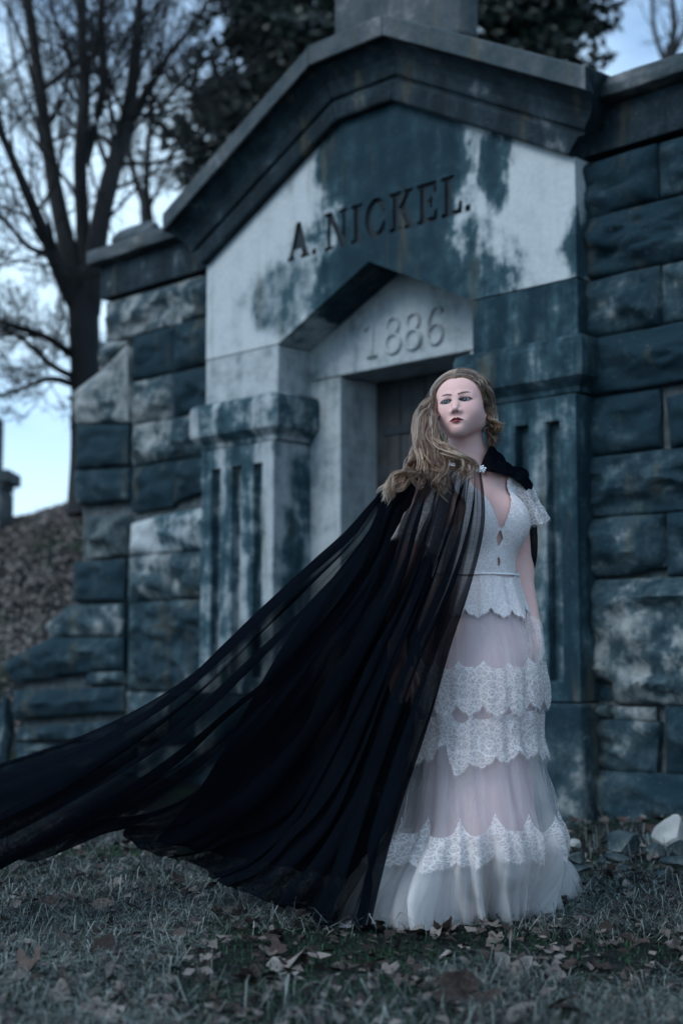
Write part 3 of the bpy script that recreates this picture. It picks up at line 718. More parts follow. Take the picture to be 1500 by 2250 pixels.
# skin colour per vertex
q = hl(BV); skin = np.array([.66, .43, .40]); colr = np.tile(skin, (len(BV), 1))
def blend(mask, c): global colr; colr = colr * (1 - mask[:, None]) + np.array(c) * mask[:, None]
hd_ = (np.linalg.norm(q, axis=1) < .2)
gs = lambda c, r: np.exp(-np.sum(((q - np.array(c)) / np.array(r)) ** 2, 1)) * hd_
for s in (-1, 1): blend(.5 * gs((s * .046, -.07, -.028), (.022, .04, .022)), (.60, .36, .37))
blend(.35 * gs((0, -.118, -.038), (.012, .02, .012)), (.58, .36, .36))
front = (q[:, 1] < -.05); lx = np.abs(q[:, 0]); lt = np.clip(lx / .0262, 0, 1)
zm = -.0664 + .0010 * np.cos(q[:, 0] / .0055) * (1 - lt) - .0014 * lt ** 2
zu = zm + .0086 * (1 - lt ** 1.4) - .0016 * np.exp(-(lx / .003) ** 2); zl = zm - .0098 * np.clip(1 - (lt / .82) ** 1.8, 0, 1)
inl = smooth(np.minimum(zu - q[:, 2], q[:, 2] - zl), -.0008, .0010) * (lx < .0262) * hd_ * (q[:, 1] < -.07)
blend(inl, (.30, .075, .08)); blend(inl * smooth(q[:, 2], zm - .0025, zm + .001) * .92, (.115, .020, .027))
blend(smooth(np.abs(q[:, 2] - zm), .0022, .0009) * (lx < .0225) * hd_ * (q[:, 1] < -.07) * .9, (.035, .008, .010))  # shade of the gap between the lips, painted as a dark line
for s in (-1, 1):
    bp = [(s * .0125, -.088, .0190), (s * .026, -.085, .0235), (s * .040, -.076, .0258), (s * .051, -.066, .0240)]
    bd_ = np.full(len(q), 1.0)
    for b0, b1, r0, r1 in zip(bp[:-1], bp[1:], (.0030, .0032, .0024), (.0032, .0024, .0012)):
        qq = q.copy(); a_, b_ = np.array(b0), np.array(b1); qq[:, 1] *= .25; a_[1] *= .25; b_[1] *= .25
        bd_ = np.minimum(bd_, cone(qq, a_, b_, r0, r1))
    blend(smooth(bd_, .0022, -.0008) * hd_ * front * .95, (.07, .045, .035))
    e = EYE[1 if s > 0 else 0]
    er = np.sqrt(((q[:, 0] - e[0] - s * .0005) / .0160) ** 2 + ((q[:, 2] - e[2] - .0004) / .0074) ** 2)
    blend(smooth(er, 1.56, 1.20) * (q[:, 2] > e[2] - .001) * (q[:, 1] < -.066) * hd_ * .95, (.035, .024, .022))
    blend(smooth(er, 1.22, 1.0) * (q[:, 2] <= e[2] - .001) * (q[:, 1] < -.07) * hd_ * .55, (.10, .06, .055))
    blend(.35 * gs((e[0], -.09, e[2] + .0105), (.016, .03, .006)), (.36, .24, .23))
for s in (-1, 1): blend(.75 * gs((s * .0066, -.0985, -.0420), (.0030, .008, .0034)), (.10, .045, .04))  # nostril shade painted into the skin colour
# scalp under the hair
scalp = smooth(q[:, 2] - (.086 - 8.0 * q[:, 0] ** 2), -.003, .008) * hd_
scalp = np.maximum(scalp, smooth(q[:, 1], -.034, -.022) * hd_ * (q[:, 2] > -.012) * (np.abs(q[:, 0]) > .045))
scalp = np.maximum(scalp, smooth(q[:, 1], .020, .034) * hd_ * (q[:, 2] > -.060))
blend(scalp, (.10, .065, .04))
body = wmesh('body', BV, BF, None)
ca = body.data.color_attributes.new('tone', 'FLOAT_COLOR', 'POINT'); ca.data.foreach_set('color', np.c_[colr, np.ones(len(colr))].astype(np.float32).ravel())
g = NG('skin'); tone = attr(g, 'tone'); co = g.co(); f = g.noise(co, 260, 3, .6)
tone2 = g.mix(g.rng(g.noise(co, 35, 3), .35, .7, 0, .25), tone, g.mix(1.0, tone, (1.0, .86, .86), 'MULTIPLY'))
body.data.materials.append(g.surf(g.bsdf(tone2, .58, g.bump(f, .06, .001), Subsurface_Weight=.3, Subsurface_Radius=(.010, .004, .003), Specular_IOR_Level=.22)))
# eyes
def sphere(n, m, r):
    V = [(r * sin(pi * j / m) * cos(2 * pi * i / n), r * sin(pi * j / m) * sin(2 * pi * i / n), r * cos(pi * j / m)) for j in range(m + 1) for i in range(n)]
    return np.array(V), grid_faces(n, m + 1, True)
g = NG('eye'); x, y, z = g.sep(g.co()); rr = g.math('SQRT', g.math('ADD', g.math('MULTIPLY', x, x), g.math('MULTIPLY', z, z)))
rr = g.math('ADD', rr, g.math('MULTIPLY', g.math('GREATER_THAN', y, 0.0), 1.0))
ir = g.mix(g.rng(rr, .0026, .0064), (.014, .038, .056), (.005, .013, .020))
c = g.mix(g.rng(rr, .0070, .0078), ir, (.17, .18, .20)); c = g.mix(g.rng(rr, .0026, .0032), (.004, .004, .005), c)
meye = g.surf(g.bsdf(c, .22, None, Specular_IOR_Level=.3))
for k, e in enumerate(EYE):
    V, Fc = sphere(32, 24, .0141 * HS)
    o = mesh_obj('eye', V, Fc, meye, person, True)
    gz = Matrix(RH.tolist()) @ Matrix.Rotation(radians(-7), 3, 'Z') @ Matrix.Rotation(radians(-7), 3, 'X')
    o.location = Vector(hw(np.array(e) + np.array([0, -.0006, 0])) - ROOT); o.rotation_euler = gz.to_euler()
# ------------------------------------------------------------------ gown
def lace_mat(name, sheer=True, period=.085, v0=0.0):
    g = NG(name); uv = g.co('UV'); u, v, _ = g.sep(uv)
    u = g.math('ADD', u, g.math('MULTIPLY', g.math('SUBTRACT', g.noise(uv, 22, 2), .5), .022))
    def edge(scale, th, seed):
        d = g.vor(g.map(uv, (1, 1, 1), (seed, seed * 2, 0)), scale, 'DISTANCE_TO_EDGE'); return g.rng(d, th, th * .4)
    c1 = edge(75, .085, 3.1); c2 = edge(170, .11, 7.7)
    um = g.math('SUBTRACT', g.math('MULTIPLY', g.math('FRACT', g.math('DIVIDE', u, period)), period), period / 2)
    vr = g.math('ADD', v, g.math('MULTIPLY', g.math('FLOOR', g.math('DIVIDE', u, period)), period * .5))
    vv = g.math('SUBTRACT', g.math('MULTIPLY', g.math('FRACT', g.math('DIVIDE', vr, period * 1.15)), period * 1.15), period * .5)
    r = g.math('SQRT', g.math('ADD', g.math('MULTIPLY', um, um), g.math('MULTIPLY', vv, vv)))
    ring = g.math('ABSOLUTE', g.math('SUBTRACT', g.math('FRACT', g.math('MULTIPLY', r, 42.0)), .5)); ring = g.math('MULTIPLY', g.rng(ring, .10, .03), g.rng(r, period * .52, period * .40))
    ang = g.math('ARCTAN2', um, vv); ray_ = g.math('ABSOLUTE', g.math('SUBTRACT', g.math('FRACT', g.math('MULTIPLY', ang, 4.4)), .5)); ray_ = g.rng(ray_, .09, .03)
    zone = g.rng(g.noise(uv, 9, 2), .42, .58)
    cords = g.math('MAXIMUM', ring, g.math('MULTIPLY', g.math('MAXIMUM', c1, g.math('MULTIPLY', ray_, zone)), .9)); cords = g.math('MAXIMUM', cords, g.math('MULTIPLY', c2, .55))
    net = g.rng(g.noise(uv, 420, 2, .5), .4, .6)
    dens = g.math('ADD', g.math('MULTIPLY', cords, .46), g.math('MULTIPLY', net, .22)); dens = g.math('ADD', dens, .40, clamp=True)
    bm_ = g.bump(g.math('ADD', cords, g.math('MULTIPLY', net, .25)), .55, .0022)
    if sheer:
        c = g.mix(cords, (.74, .72, .74), (.89, .87, .88))
        df = g.n('BsdfDiffuse'); g.put(df.inputs['Color'], c); g.put(df.inputs['Normal'], bm_)
        tr = g.n('BsdfTranslucent'); g.put(tr.inputs['Color'], c)
        m1 = g.n('MixShader'); m1.inputs[0].default_value = .3; g.put(m1.inputs[1], df.outputs[0]); g.put(m1.inputs[2], tr.outputs[0])
        tp = g.n('BsdfTransparent'); m2 = g.n('MixShader'); g.put(m2.inputs[0], dens); g.put(m2.inputs[1], tp.outputs[0]); g.put(m2.inputs[2], m1.outputs[0])
        return g.surf(m2.outputs[0])
    c = g.mix(g.math('ADD', g.math('MULTIPLY', cords, .8), g.math('MULTIPLY', net, .2)), (.64, .565, .58), (.88, .84, .845))
    return g.surf(g.bsdf(c, .85, bm_, Specular_IOR_Level=.2))
def tulle_mat(name, col, alpha, streak=(40, 3), var=.35, dark=False, trans=.4):
    g = NG(name); uv = g.co('UV')
    st = g.noise(g.map(uv, (streak[0], streak[1], 1)), 1.0, 4, .65, .3); fine = g.noise(g.map(uv, (streak[0] * 6, streak[1] * 1.5, 1)), 1.0, 2, .6)
    k = g.math('ADD', g.math('MULTIPLY', st, .7), g.math('MULTIPLY', fine, .3))
    al = g.rng(k, .32, .68, max(alpha - var, .02), min(alpha + var, .985))
    df = g.n('BsdfDiffuse'); g.put(df.inputs['Color'], col); tr = g.n('BsdfTranslucent'); g.put(tr.inputs['Color'], col)
    m1 = g.n('MixShader'); m1.inputs[0].default_value = trans; g.put(m1.inputs[1], df.outputs[0]); g.put(m1.inputs[2], tr.outputs[0])
    tp = g.n('BsdfTransparent'); m2 = g.n('MixShader'); g.put(m2.inputs[0], al); g.put(m2.inputs[1], tp.outputs[0]); g.put(m2.inputs[2], m1.outputs[0])
    return g.surf(m2.outputs[0])
M['lace'] = lace_mat('lace_on_tulle'); M['lace_b'] = lace_mat('lace_bodice', False, .075, .04)
M['tulle'] = tulle_mat('white_tulle', (.86, .85, .87), .26, (9, 2.2), .10)
M['tulle_in'] = tulle_mat('white_tulle_under', (.84, .84, .85), .42, (13, .9), .30)
g = NG('nude_lining'); co = g.co(); f = g.noise(co, 7, 3, .5)
M['lining'] = g.surf(g.bsdf(g.mix(f, (.50, .375, .405), (.60, .455, .475)), .7, g.bump(f, .1, .01), Specular_IOR_Level=.2))
M['white'] = simple('white_ribbon', (.72, .73, .76), .7, .05, 60, .1)

# bodice: a shell round the torso
def bod_sdf(p): return torso_sdf(tl(p)) - .008
bv, bf = iso(bod_sdf, np.arange(.17, .68, .0042), np.arange(4.26, 4.74, .0042), np.arange(1.035, 1.43, .0042), .01, 8, 1)
ql = tl(bv)
hwn = np.clip(.49 * (ql[:, 2] - 1.198), 0, None) + .005 * np.abs(np.sin(ql[:, 2] * pi / .020)) * (ql[:, 2] > 1.195)
keep = (ql[:, 2] > 1.056)
isf = ql[:, 1] < .0
keep &= ~(isf & (np.abs(ql[:, 0]) < hwn) & (ql[:, 2] > 1.198))
keep &= ~((~isf) & (ql[:, 2] > 1.34) & (np.abs(ql[:, 0]) < .09))
keep &= ~((((np.abs(ql[:, 0]) - .185) / .058) ** 2 + ((ql[:, 2] - 1.285) / .100) ** 2) < 1)
for zc, hz, hx in ((1.168, .024, .011), (1.093, .016, .006)):
    keep &= ~(isf & (np.abs(ql[:, 0]) / hx + np.abs(ql[:, 2] - zc) / hz < 1))
fk = keep[bf].all(1); used = np.unique(bf[fk]); mp_ = np.full(len(bv), -1); mp_[used] = np.arange(len(used))
th = np.arctan2(ql[used, 0], -ql[used, 1])
dress = wmesh('gown', tidy(bv[used], mp_[bf[fk]], 5), mp_[bf[fk]], M['lace_b'], uvs=np.c_[th * .14, ql[used, 2]])
dress['label'] = 'white lace gown with plunging neckline and tiered lace skirt'
def dpart(name, V, Fc, mat, **kw):
    o = mesh_obj(name, np.asarray(V) - ROOT, Fc, mat, dress, True, **kw); return o
# lashes along the neckline
# skirt rings from the silhouette
RG = np.array([(1250, 960, 1131), (1300, 945, 1143), (1350, 931, 1158), (1440, 922, 1184), (1500, 918, 1190), (1620, 912, 1188), (1690, 898, 1198), (1800, 874, 1224), (1850, 860, 1238), (1900, 846, 1248), (1955, 834, 1262), (2010, 822, 1278)], float)
rz = np.array([P(1045, y, 4.5)[2] for y in RG[:, 0]]); rl = np.array([P(l, y, 4.5)[0] for y, l, r in RG]); rr_ = np.array([P(r, y, 4.5)[0] for y, l, r in RG])
o_ = np.argsort(rz); rz, rl, rr_ = rz[o_], rl[o_], rr_[o_]
hem = np.array([(.035, 4.33), (.085, 4.23), (.20, 4.195), (.33, 4.27), (.45, 4.37), (.60, 4.57), (.76, 4.84), (.865, 5.05), (.84, 5.15), (.60, 5.02), (.35, 4.92), (.12, 4.80), (.02, 4.58)])
hc = np.array([.42, 4.55]); ha = np.arctan2(hem[:, 1] - hc[1], hem[:, 0] - hc[0]); hr = np.linalg.norm(hem - hc, axis=1)
so = np.argsort(ha); ha, hr = ha[so], hr[so]
def hem_r(t): return np.interp(t, np.r_[ha[-1] - 2 * pi, ha, ha[0] + 2 * pi], np.r_[hr[-1], hr, hr[0]])
TH = np.linspace(-pi, pi, 721)[:-1]
hemr = hem_r(TH); kk = np.ones(31) / 31; hemr = np.convolve(np.r_[hemr[-15:], hemr, hemr[:15]], kk, 'valid')
def skirt(th, z, seed=0, inset=0.0, fold=1.0):
    """world position of the skirt surface at angle th and height z (arrays)"""
    l = np.interp(z, rz, rl); r = np.interp(z, rz, rr_); cx_ = (l + r) / 2; wx = (r - l) / 2; wy = wx * np.interp(z, [0, .45, .75, 1.06], [.95, .92, .95, .95])
    R0 = 1 / np.sqrt((np.cos(th) / wx) ** 2 + (np.sin(th) / wy) ** 2)
    b = smooth(z, .30, .0); Rh = np.interp((th + pi) % (2 * pi) - pi, TH, hemr)
    R_ = R0 * (1 - b) + Rh * b
    cx2 = cx_ * (1 - b) + hc[0] * b; cy2 = (4.50) * (1 - b) + hc[1] * b
    t2 = th - .35 * (1.0 - np.clip(z, 0, 1)) ** 2
    A = np.interp(z, [0, .16, .30, .5, .75, 1.06], [.040, .026, .010, .005, .0035, .0015]) * fold
    w_ = 0
    for k, (n, a) in enumerate(((9, .8), (14, 1.0), (23, .6), (37, .3))):
        ph = seed * 1.7 + k * 2.1; w_ = w_ + a * np.sin(n * t2 + ph + .9 * np.sin(3 * t2 + ph) + .35 * np.sin(z * 9 + k + seed))
    w_ = np.sign(w_) * np.abs(w_) ** .8
    wr = .006 * fbm(np.cos(th) * 3 + z * 7, np.sin(th) * 3 - z * 4, z * 9 + seed, 3, 5 + seed) * smooth(z, .95, .6) * fold
    R_ = R_ * (1 - inset) + A * w_ * .75 + wr
    return np.stack([cx2 + R_ * np.cos(th), cy2 + R_ * np.sin(th), np.maximum(z, .0) + 0 * th], -1)
def ring_mesh(name, z1, z0, nz, mat, seed, inset, fold, nth=420, zpow=1.0):
    th = np.linspace(-pi, pi, nth + 1); zz = z0 + (z1 - z0) * (1 - np.linspace(0, 1, nz)) ** zpow
    T_, Z_ = np.meshgrid(th, zz); V = skirt(T_, Z_, seed, inset, fold).reshape(-1, 3)
    gz = terrain(V[:, 0], V[:, 1]) ; V[:, 2] = np.maximum(V[:, 2], gz * smooth(V[:, 2], .3, 0) + .012)
    return dpart(name, V, grid_faces(nth + 1, nz), mat, uvs=np.c_[(T_ * .22).ravel(), Z_.ravel()])
ring_mesh('tulle_skirt', 1.055, .0, 70, M['tulle'], 1, 0, 1)
ring_mesh('tulle_flounce', .235, .0, 30, M['tulle_in'], 5, .03, 1.3)
ring_mesh('tulle_flounce', .26, .0, 30, M['tulle_in'], 9, .09, 1.6)
# lining slip that shows pink through the tulle
zz = np.linspace(1.05, .235, 40); th = np.linspace(-pi, pi, 161); T_, Z_ = np.meshgrid(th, zz)
ins = np.interp(Z_, [.235, .6, .8, 1.06], [.30, .16, .07, .03])
V = skirt(T_, Z_, 3, 0, .25); c_ = np.stack([(np.interp(Z_, rz, rl) + np.interp(Z_, rz, rr_)) / 2, np.full_like(Z_, 4.5), Z_], -1)
V = c_ + (V - c_) * (1 - ins)[..., None]; V[..., 2] = Z_ + .02 * np.sin(T_ * 2 + 1) * (Z_ < .4)
dpart('slip', V.reshape(-1, 3), grid_faces(161, 40), M['lining'], uvs=np.c_[T_.ravel(), Z_.ravel()])
# lace tiers
def zpx(y): return P(1045, y, 4.42)[2]
def lace_band(name, ytop, ybot, per_n, cusp_up, lobes, mat, seed, lift=0.006, nth=1440, phase=0.0, rise=None, amp_b=.020):
    th = np.linspace(-pi, pi, nth + 1); u = (th + pi) / (2 * pi) * per_n + phase; fr = np.abs(2 * (u % 1) - 1)      # 1 at the cusp
    wob = .010 * np.sin(th * 2 + seed) + .006 * np.sin(th * 5 + seed * 2)
    zt = zpx(ytop) + wob + cusp_up * fr ** 3.0
    u2 = u * lobes; f2 = np.abs(2 * (u2 % 1) - 1); f3 = np.abs(2 * ((u2 * 3) % 1) - 1)
    zb = zpx(ybot) + wob - amp_b * (1 - f2 ** 1.6) - .006 * (1 - f3 ** 2)
    if rise is not None: zb = zb + rise(th); zt = zt + rise(th) * .5
    n = 15; S_ = np.linspace(0, 1, n)[:, None]; Z_ = zt[None] * (1 - S_) + zb[None] * S_; T_ = np.tile(th, (n, 1))
    V = skirt(T_, Z_, 1, 0, 1); c_ = np.array([.43, 4.5]); d_ = V[..., :2] - c_; d_ /= np.linalg.norm(d_, axis=-1)[..., None]
    flare = lift + .004 * S_ ** 2 * (1 + .5 * np.sin(T_ * 9 + seed)); V[..., :2] += d_ * flare[..., None]
    V = V.reshape(-1, 3); Fc = grid_faces(nth + 1, n); uv = np.c_[(T_ * .20).ravel(), (Z_ - zpx(ytop)).ravel()]
    # eyelash fringe
    FV, FF, FU = [], [], []
    last = V[-(nth + 1):]; rs = random.Random(seed)
    for i in range(0, nth, 2):
        p0, p1 = last[i], last[i + 1]; tip = (p0 + p1) / 2 + np.array([rs.uniform(-.004, .004), rs.uniform(-.002, .001), -rs.uniform(.006, .013)])
        b = len(V) + len(FV); FV += [p0, p1, tip]; FF.append((b, b + 1, b + 2)); FU += [(T_[-1, i] * .2, .5)] * 3
    return dpart(name, np.vstack([V, FV]), Fc + FF, mat, uvs=np.vstack([uv, FU]))
lace_band('lace_peplum', 1262, 1332, 13, .0, 1, M['lace_b'], 1, .004, amp_b=.024, phase=.35)
lace_band('lace_tier', 1462, 1540, 16, .022, 1, M['lace'], 2, .014, phase=.1, amp_b=.030)
swoop = lambda th: .05 * np.exp(-((th + 2.25) / .16) ** 2) - .03 * np.exp(-((th + 1.95) / .2) ** 2)
lace_band('lace_tier', 1572, 1652, 16, .022, 1, M['lace'], 3, .004, phase=.55, rise=swoop, amp_b=.026)
lace_band('lace_tier', 1824, 1874, 14, .055, 1, M['lace'], 4, .008, phase=.2, amp_b=.020)
# waistband
th = np.linspace(-pi, pi, 161); V = []
for dz, lf in ((.0030, .0085), (.0022, .0092), (-.0022, .0092), (-.0030, .0085)):
    v = skirt(th, np.full_like(th, 1.055 + dz), 1, 0, .3); d_ = v[:, :2] - np.array([.43, 4.5]); v[:, :2] += d_ / np.linalg.norm(d_, axis=1)[:, None] * lf; V.append(v)
dpart('waistband', np.vstack(V), grid_faces(161, 4), M['white'])
# flutter sleeves round the upper arms
def sleeve(sh, el, L_, r0, r1, seed, a0, a1, mat):
    u = (el - sh) / np.linalg.norm(el - sh); e1 = np.cross(u, (0, 0, 1)); e1 = np.cross(u, np.array([0, 1.0, 0])); e1 /= np.linalg.norm(e1); e2 = np.cross(u, e1)
    nt_, nl = 121, 22; T_, S_ = np.meshgrid(np.linspace(a0, a1, nt_), np.linspace(0, 1, nl))
    w_ = np.abs(np.sin(T_ * 5 + seed)); Ls = L_ * (1 + .07 * (1 - w_ ** 1.5)) 
    R_ = (r0 + (r1 - r0) * S_ ** .8) + .010 * S_ * np.sin(T_ * 7 + seed) + .004 * fbm(T_ * 3, S_ * 5, seed, 3, 4)
    V = sh + u * ((S_ * Ls)[..., None] - .045) + e1 * (R_ * np.cos(T_))[..., None] + e2 * (R_ * np.sin(T_))[..., None]
    V = V.reshape(-1, 3); FV, FF = [], []; rs = random.Random(seed)
    for i in range(nt_ - 1):
        for h in (0, 1):
            p0, p1 = V[(nl - 1) * nt_ + i], V[(nl - 1) * nt_ + i + 1]; m_ = p0 + (p1 - p0) * (.25 + .5 * h); b = len(V) + len(FV)
            FV += [m_ - (p1 - p0) * .15, m_ + (p1 - p0) * .15, m_ + u * rs.uniform(.006, .013) + np.array([rs.uniform(-.003, .003), 0, 0])]; FF.append((b, b + 1, b + 2))
    uv = np.vstack([np.c_[(T_ * .07).ravel(), (-S_ * L_).ravel()], np.zeros((len(FV), 2))])
    return dpart('sleeve', np.vstack([V, FV]), grid_faces(nt_, nl) + FF, mat, uvs=uv)
sleeve(SH_L, EL_L + np.array([.07, 0, 0]), .175, .054, .076, 1, -pi, pi, M['lace'])
sleeve(SH_R - np.array([0, 0, .05]), EL_R, .20, .050, .074, 2, -pi, pi, M['lace'])
# bunched tulle held in her left hand
T_, S_ = np.meshgrid(np.linspace(0, 2 * pi, 61), np.linspace(0, 1, 24)); hp = P(1168, 1385, 4.44)
axx = catmull([P(1158, 1352, 4.42), P(1166, 1385, 4.41), P(1172, 1430, 4.40), P(1168, 1480, 4.41)], 24)
rad = np.interp(np.linspace(0, 1, 24), [0, .25, .6, 1], [.012, .030, .028, .008])[:, None] * (1 + .25 * np.sin(T_ * 6) + .15 * np.sin(T_ * 13 + 1))
V = axx[:, None, :] + np.stack([rad * np.cos(T_), rad * np.sin(T_), .012 * np.sin(T_ * 3 + S_ * 7)], -1)
dpart('gathered_tulle', V.reshape(-1, 3), grid_faces(61, 24), M['tulle'], uvs=np.c_[(T_ * .1).ravel(), S_.ravel()])

# ------------------------------------------------------------------ cape
def cape_mat():
    g = NG('black_chiffon'); uv = g.co('UV'); u, v, _ = g.sep(uv)
    st = g.noise(g.map(uv, (19, 1.0, 1)), 1.0, 3, .55, .3); fine = g.noise(g.map(uv, (150, 2.5, 1)), 1.0, 2, .6)
    k = g.math('ADD', g.math('MULTIPLY', st, .75), g.math('MULTIPLY', fine, .25))
    lo = g.rng(v, .15, .36, .07, .78); hi = g.rng(v, .15, .36, .86, .98)
    lo = g.math('MAXIMUM', lo, g.rng(u, .07, .02, 0, .90))
    al = g.rng(k, .40, .55, lo, hi)                      # thin at the shoulders, gathered and denser below
    df = g.n('BsdfDiffuse'); g.put(df.inputs['Color'], (.004, .006, .010)); tr = g.n('BsdfTranslucent'); g.put(tr.inputs['Color'], (.004, .006, .010))
    m1 = g.n('MixShader'); m1.inputs[0].default_value = .3; g.put(m1.inputs[1], df.outputs[0]); g.put(m1.inputs[2], tr.outputs[0])
    tp = g.n('BsdfTransparent'); m2 = g.n('MixShader'); g.put(m2.inputs[0], al); g.put(m2.inputs[1], tp.outputs[0]); g.put(m2.inputs[2], m1.outputs[0])
    return g.surf(m2.outputs[0])
M['cape'] = cape_mat()
M['cape_top'] = tulle_mat('black_chiffon_gathered', (.004, .006, .010), .965, (90, 2), .02, trans=.2)
rails = [   # px, py, distance
    [(1056, 1036, 4.345), (1063, 1085, 4.32), (1063, 1160, 4.27), (1034, 1285, 4.25), (990, 1420, 4.25), (952, 1555, 4.25), (915, 1670, 4.23), (872, 1800, 4.20), (838, 1930, 4.19), (812, 2042, 4.20)],
    [(1044, 1034, 4.345), (1040, 1085, 4.32), (1022, 1160, 4.26), (985, 1290, 4.24), (935, 1430, 4.24), (890, 1560, 4.25), (850, 1690, 4.25), (805, 1820, 4.24), (770, 1940, 4.24), (745, 2040, 4.25)],
    [(1028, 1034, 4.35), (1012, 1082, 4.32), (985, 1160, 4.27), (945, 1290, 4.27), (890, 1430, 4.28), (840, 1570, 4.30), (790, 1710, 4.32), (735, 1840, 4.34), (685, 1940, 4.36), (655, 2005, 4.38)],
    [(1010, 1030, 4.36), (980, 1078, 4.32), (948, 1155, 4.28), (905, 1290, 4.30), (845, 1430, 4.32), (785, 1570, 4.35), (720, 1700, 4.40), (645, 1820, 4.44), (570, 1910, 4.46), (520, 1950, 4.48)],
    [(990, 1024, 4.38), (948, 1068, 4.33), (910, 1145, 4.28), (868, 1280, 4.30), (800, 1420, 4.34), (730, 1550, 4.38), (650, 1670, 4.42), (555, 1780, 4.46), (450, 1860, 4.50), (385, 1885, 4.52)],
    [(972, 1018, 4.42), (920, 1056, 4.35), (876, 1130, 4.29), (832, 1260, 4.31), (758, 1390, 4.34), (670, 1520, 4.36), (570, 1630, 4.40), (450, 1730, 4.42), (320, 1800, 4.44), (215, 1822, 4.46)],
    [(955, 1012, 4.46), (895, 1050, 4.38), (854, 1115, 4.31), (810, 1230, 4.32), (725, 1350, 4.33), (620, 1470, 4.33), (500, 1580, 4.33), (360, 1690, 4.34), (180, 1800, 4.36), (-60, 1935, 4.36)],
    [(940, 1008, 4.50), (876, 1052, 4.42), (838, 1105, 4.36), (788, 1200, 4.36), (690, 1300, 4.34), (575, 1415, 4.33), (445, 1530, 4.32), (290, 1640, 4.32), (80, 1760, 4.32), (-230, 1900, 4.32)],
    [(930, 1006, 4.56), (862, 1058, 4.48), (828, 1100, 4.42), (772, 1178, 4.40), (665, 1275, 4.38), (550, 1385, 4.37), (425, 1500, 4.36), (270, 1600, 4.36), (60, 1690, 4.36), (-260, 1780, 4.38)],
    [(924, 1006, 4.62), (854, 1064, 4.54), (820, 1100, 4.48), (764, 1170, 4.46), (655, 1265, 4.44), (538, 1372, 4.44), (412, 1488, 4.44), (255, 1582, 4.44), (40, 1665, 4.44), (-270, 1740, 4.46)]]
NVc, NUc = 110, 460
RW = np.array([catmull([P(*c) for c in r], NVc) for r in rails])             # rails x v x 3
CP_ = np.zeros((NVc, NUc, 3))
for j in range(NVc): CP_[j] = catmull(RW[:, j], NUc)
U_, V_ = np.meshgrid(np.linspace(0, 1, NUc), np.linspace(0, 1, NVc))
du = np.gradient(CP_, axis=1); du /= np.linalg.norm(du, axis=-1)[..., None] + 1e-9
dv = np.gradient(CP_, axis=0); dv /= np.linalg.norm(dv, axis=-1)[..., None] + 1e-9
nrm = np.cross(du, dv); nrm /= np.linalg.norm(nrm, axis=-1)[..., None] + 1e-9
wid = np.linalg.norm(np.gradient(CP_, axis=1), axis=-1) * NUc                  # metres per unit u
def pleat(u, v, n, s):
    ph = n * 2 * pi * (u + .012 * np.sin(5 * v + 9 * u + s) + .045 * fbm(u * 5, v * 1.6, s, 3, s)); return ph
edge_f = smooth(U_, .0, .03) * smooth(U_, 1.0, .97)
ph1 = pleat(U_, V_, 7, 1); ph2 = pleat(U_, V_, 17, 2); ph3 = pleat(U_, V_, 43, 3)
m1 = .5 + .5 * fbm(U_ * 5, V_ * 1.2, 1, 2, 21); m2 = np.clip(.5 + .9 * fbm(U_ * 7, V_ * 2, 5, 2, 22), 0, 1.3)
A1 = np.interp(V_, [0, .12, .3, .6, 1], [.004, .010, .020, .034, .045]); A2 = np.interp(V_, [0, .12, .3, .6, 1], [.003, .005, .008, .012, .014]); m3 = np.clip(fbm(U_ * 9, V_ * 3, 9, 2, 27) * 1.2, 0, 1)
dn = edge_f * (A1 * np.cos(ph1) * m1 + A2 * np.cos(ph2) * m2 + A2 * .4 * np.cos(ph3) * m3)
dl = edge_f * (A1 * np.sin(2 * ph1) * .8 * m1 + A2 * np.sin(2 * ph2) * .9 * m2)
CPW = CP_ + nrm * dn[..., None] + du * dl[..., None]
hemw = smooth(V_, .9, 1.0); CPW[..., 2] += hemw * .010 * fbm(U_ * 30, 0, 2, 3, 31)
CPW[..., 2] = np.maximum(CPW[..., 2], .012)
cape = wmesh('cape', CPW.reshape(-1, 3), grid_faces(NUc, NVc), M['cape'], uvs=np.c_[U_.ravel(), V_.ravel()])
cape['label'] = 'black sheer cape blown out to one side'
def cpart(name, V, Fc, mat, **kw): return mesh_obj(name, np.asarray(V) - ROOT, Fc, mat, cape, True, **kw)
# gathered collar hugging the neck and her left shoulder
def col_sdf(p):
    q = tl(p); d = torso_sdf(q)
    d = su(d, cone(p, SH_L, EL_L, .050, .040), .035)
    d = su(d, cone(p, NECK0, NECK1, .058, .053), .05)
    a = np.arctan2(q[:, 0], q[:, 2] - 1.30)
    return d - (.017 + .0045 * np.sin(a * 26 + q[:, 1] * 30) + .004 * np.sin(a * 11 + 2))
cv, cf = iso(col_sdf, np.arange(.24, .72, .0036), np.arange(4.30, 4.76, .0036), np.arange(1.22, 1.49, .0036), .012, 8, 1)
def proj(v):
    qv = v - CAMP; fw = qv[:, 1] * CP + qv[:, 2] * SP; up = -qv[:, 1] * SP + qv[:, 2] * CP
    return CX + qv[:, 0] / fw * F_PX, CY - up / fw * F_PX
qx, qy = proj(cv); ql = tl(cv)
low = np.interp(qx, [1000, 1050, 1062, 1092, 1122, 1150, 1168, 1180], [1010, 1036, 1036, 1041, 1050, 1072, 1110, 1140])
hi_ = np.interp(qx, [1000, 1040, 1055, 1062, 1075, 1110], [1005, 1016, 1022, 1000, 978, 985])
frontside = ql[:, 1] < .015
keep = np.where(frontside, (qy < low) & (qy > hi_) & (ql[:, 0] > -.06), (cv[:, 2] > 1.235) & (cv[:, 2] < 1.45) & (ql[:, 0] > -.12))
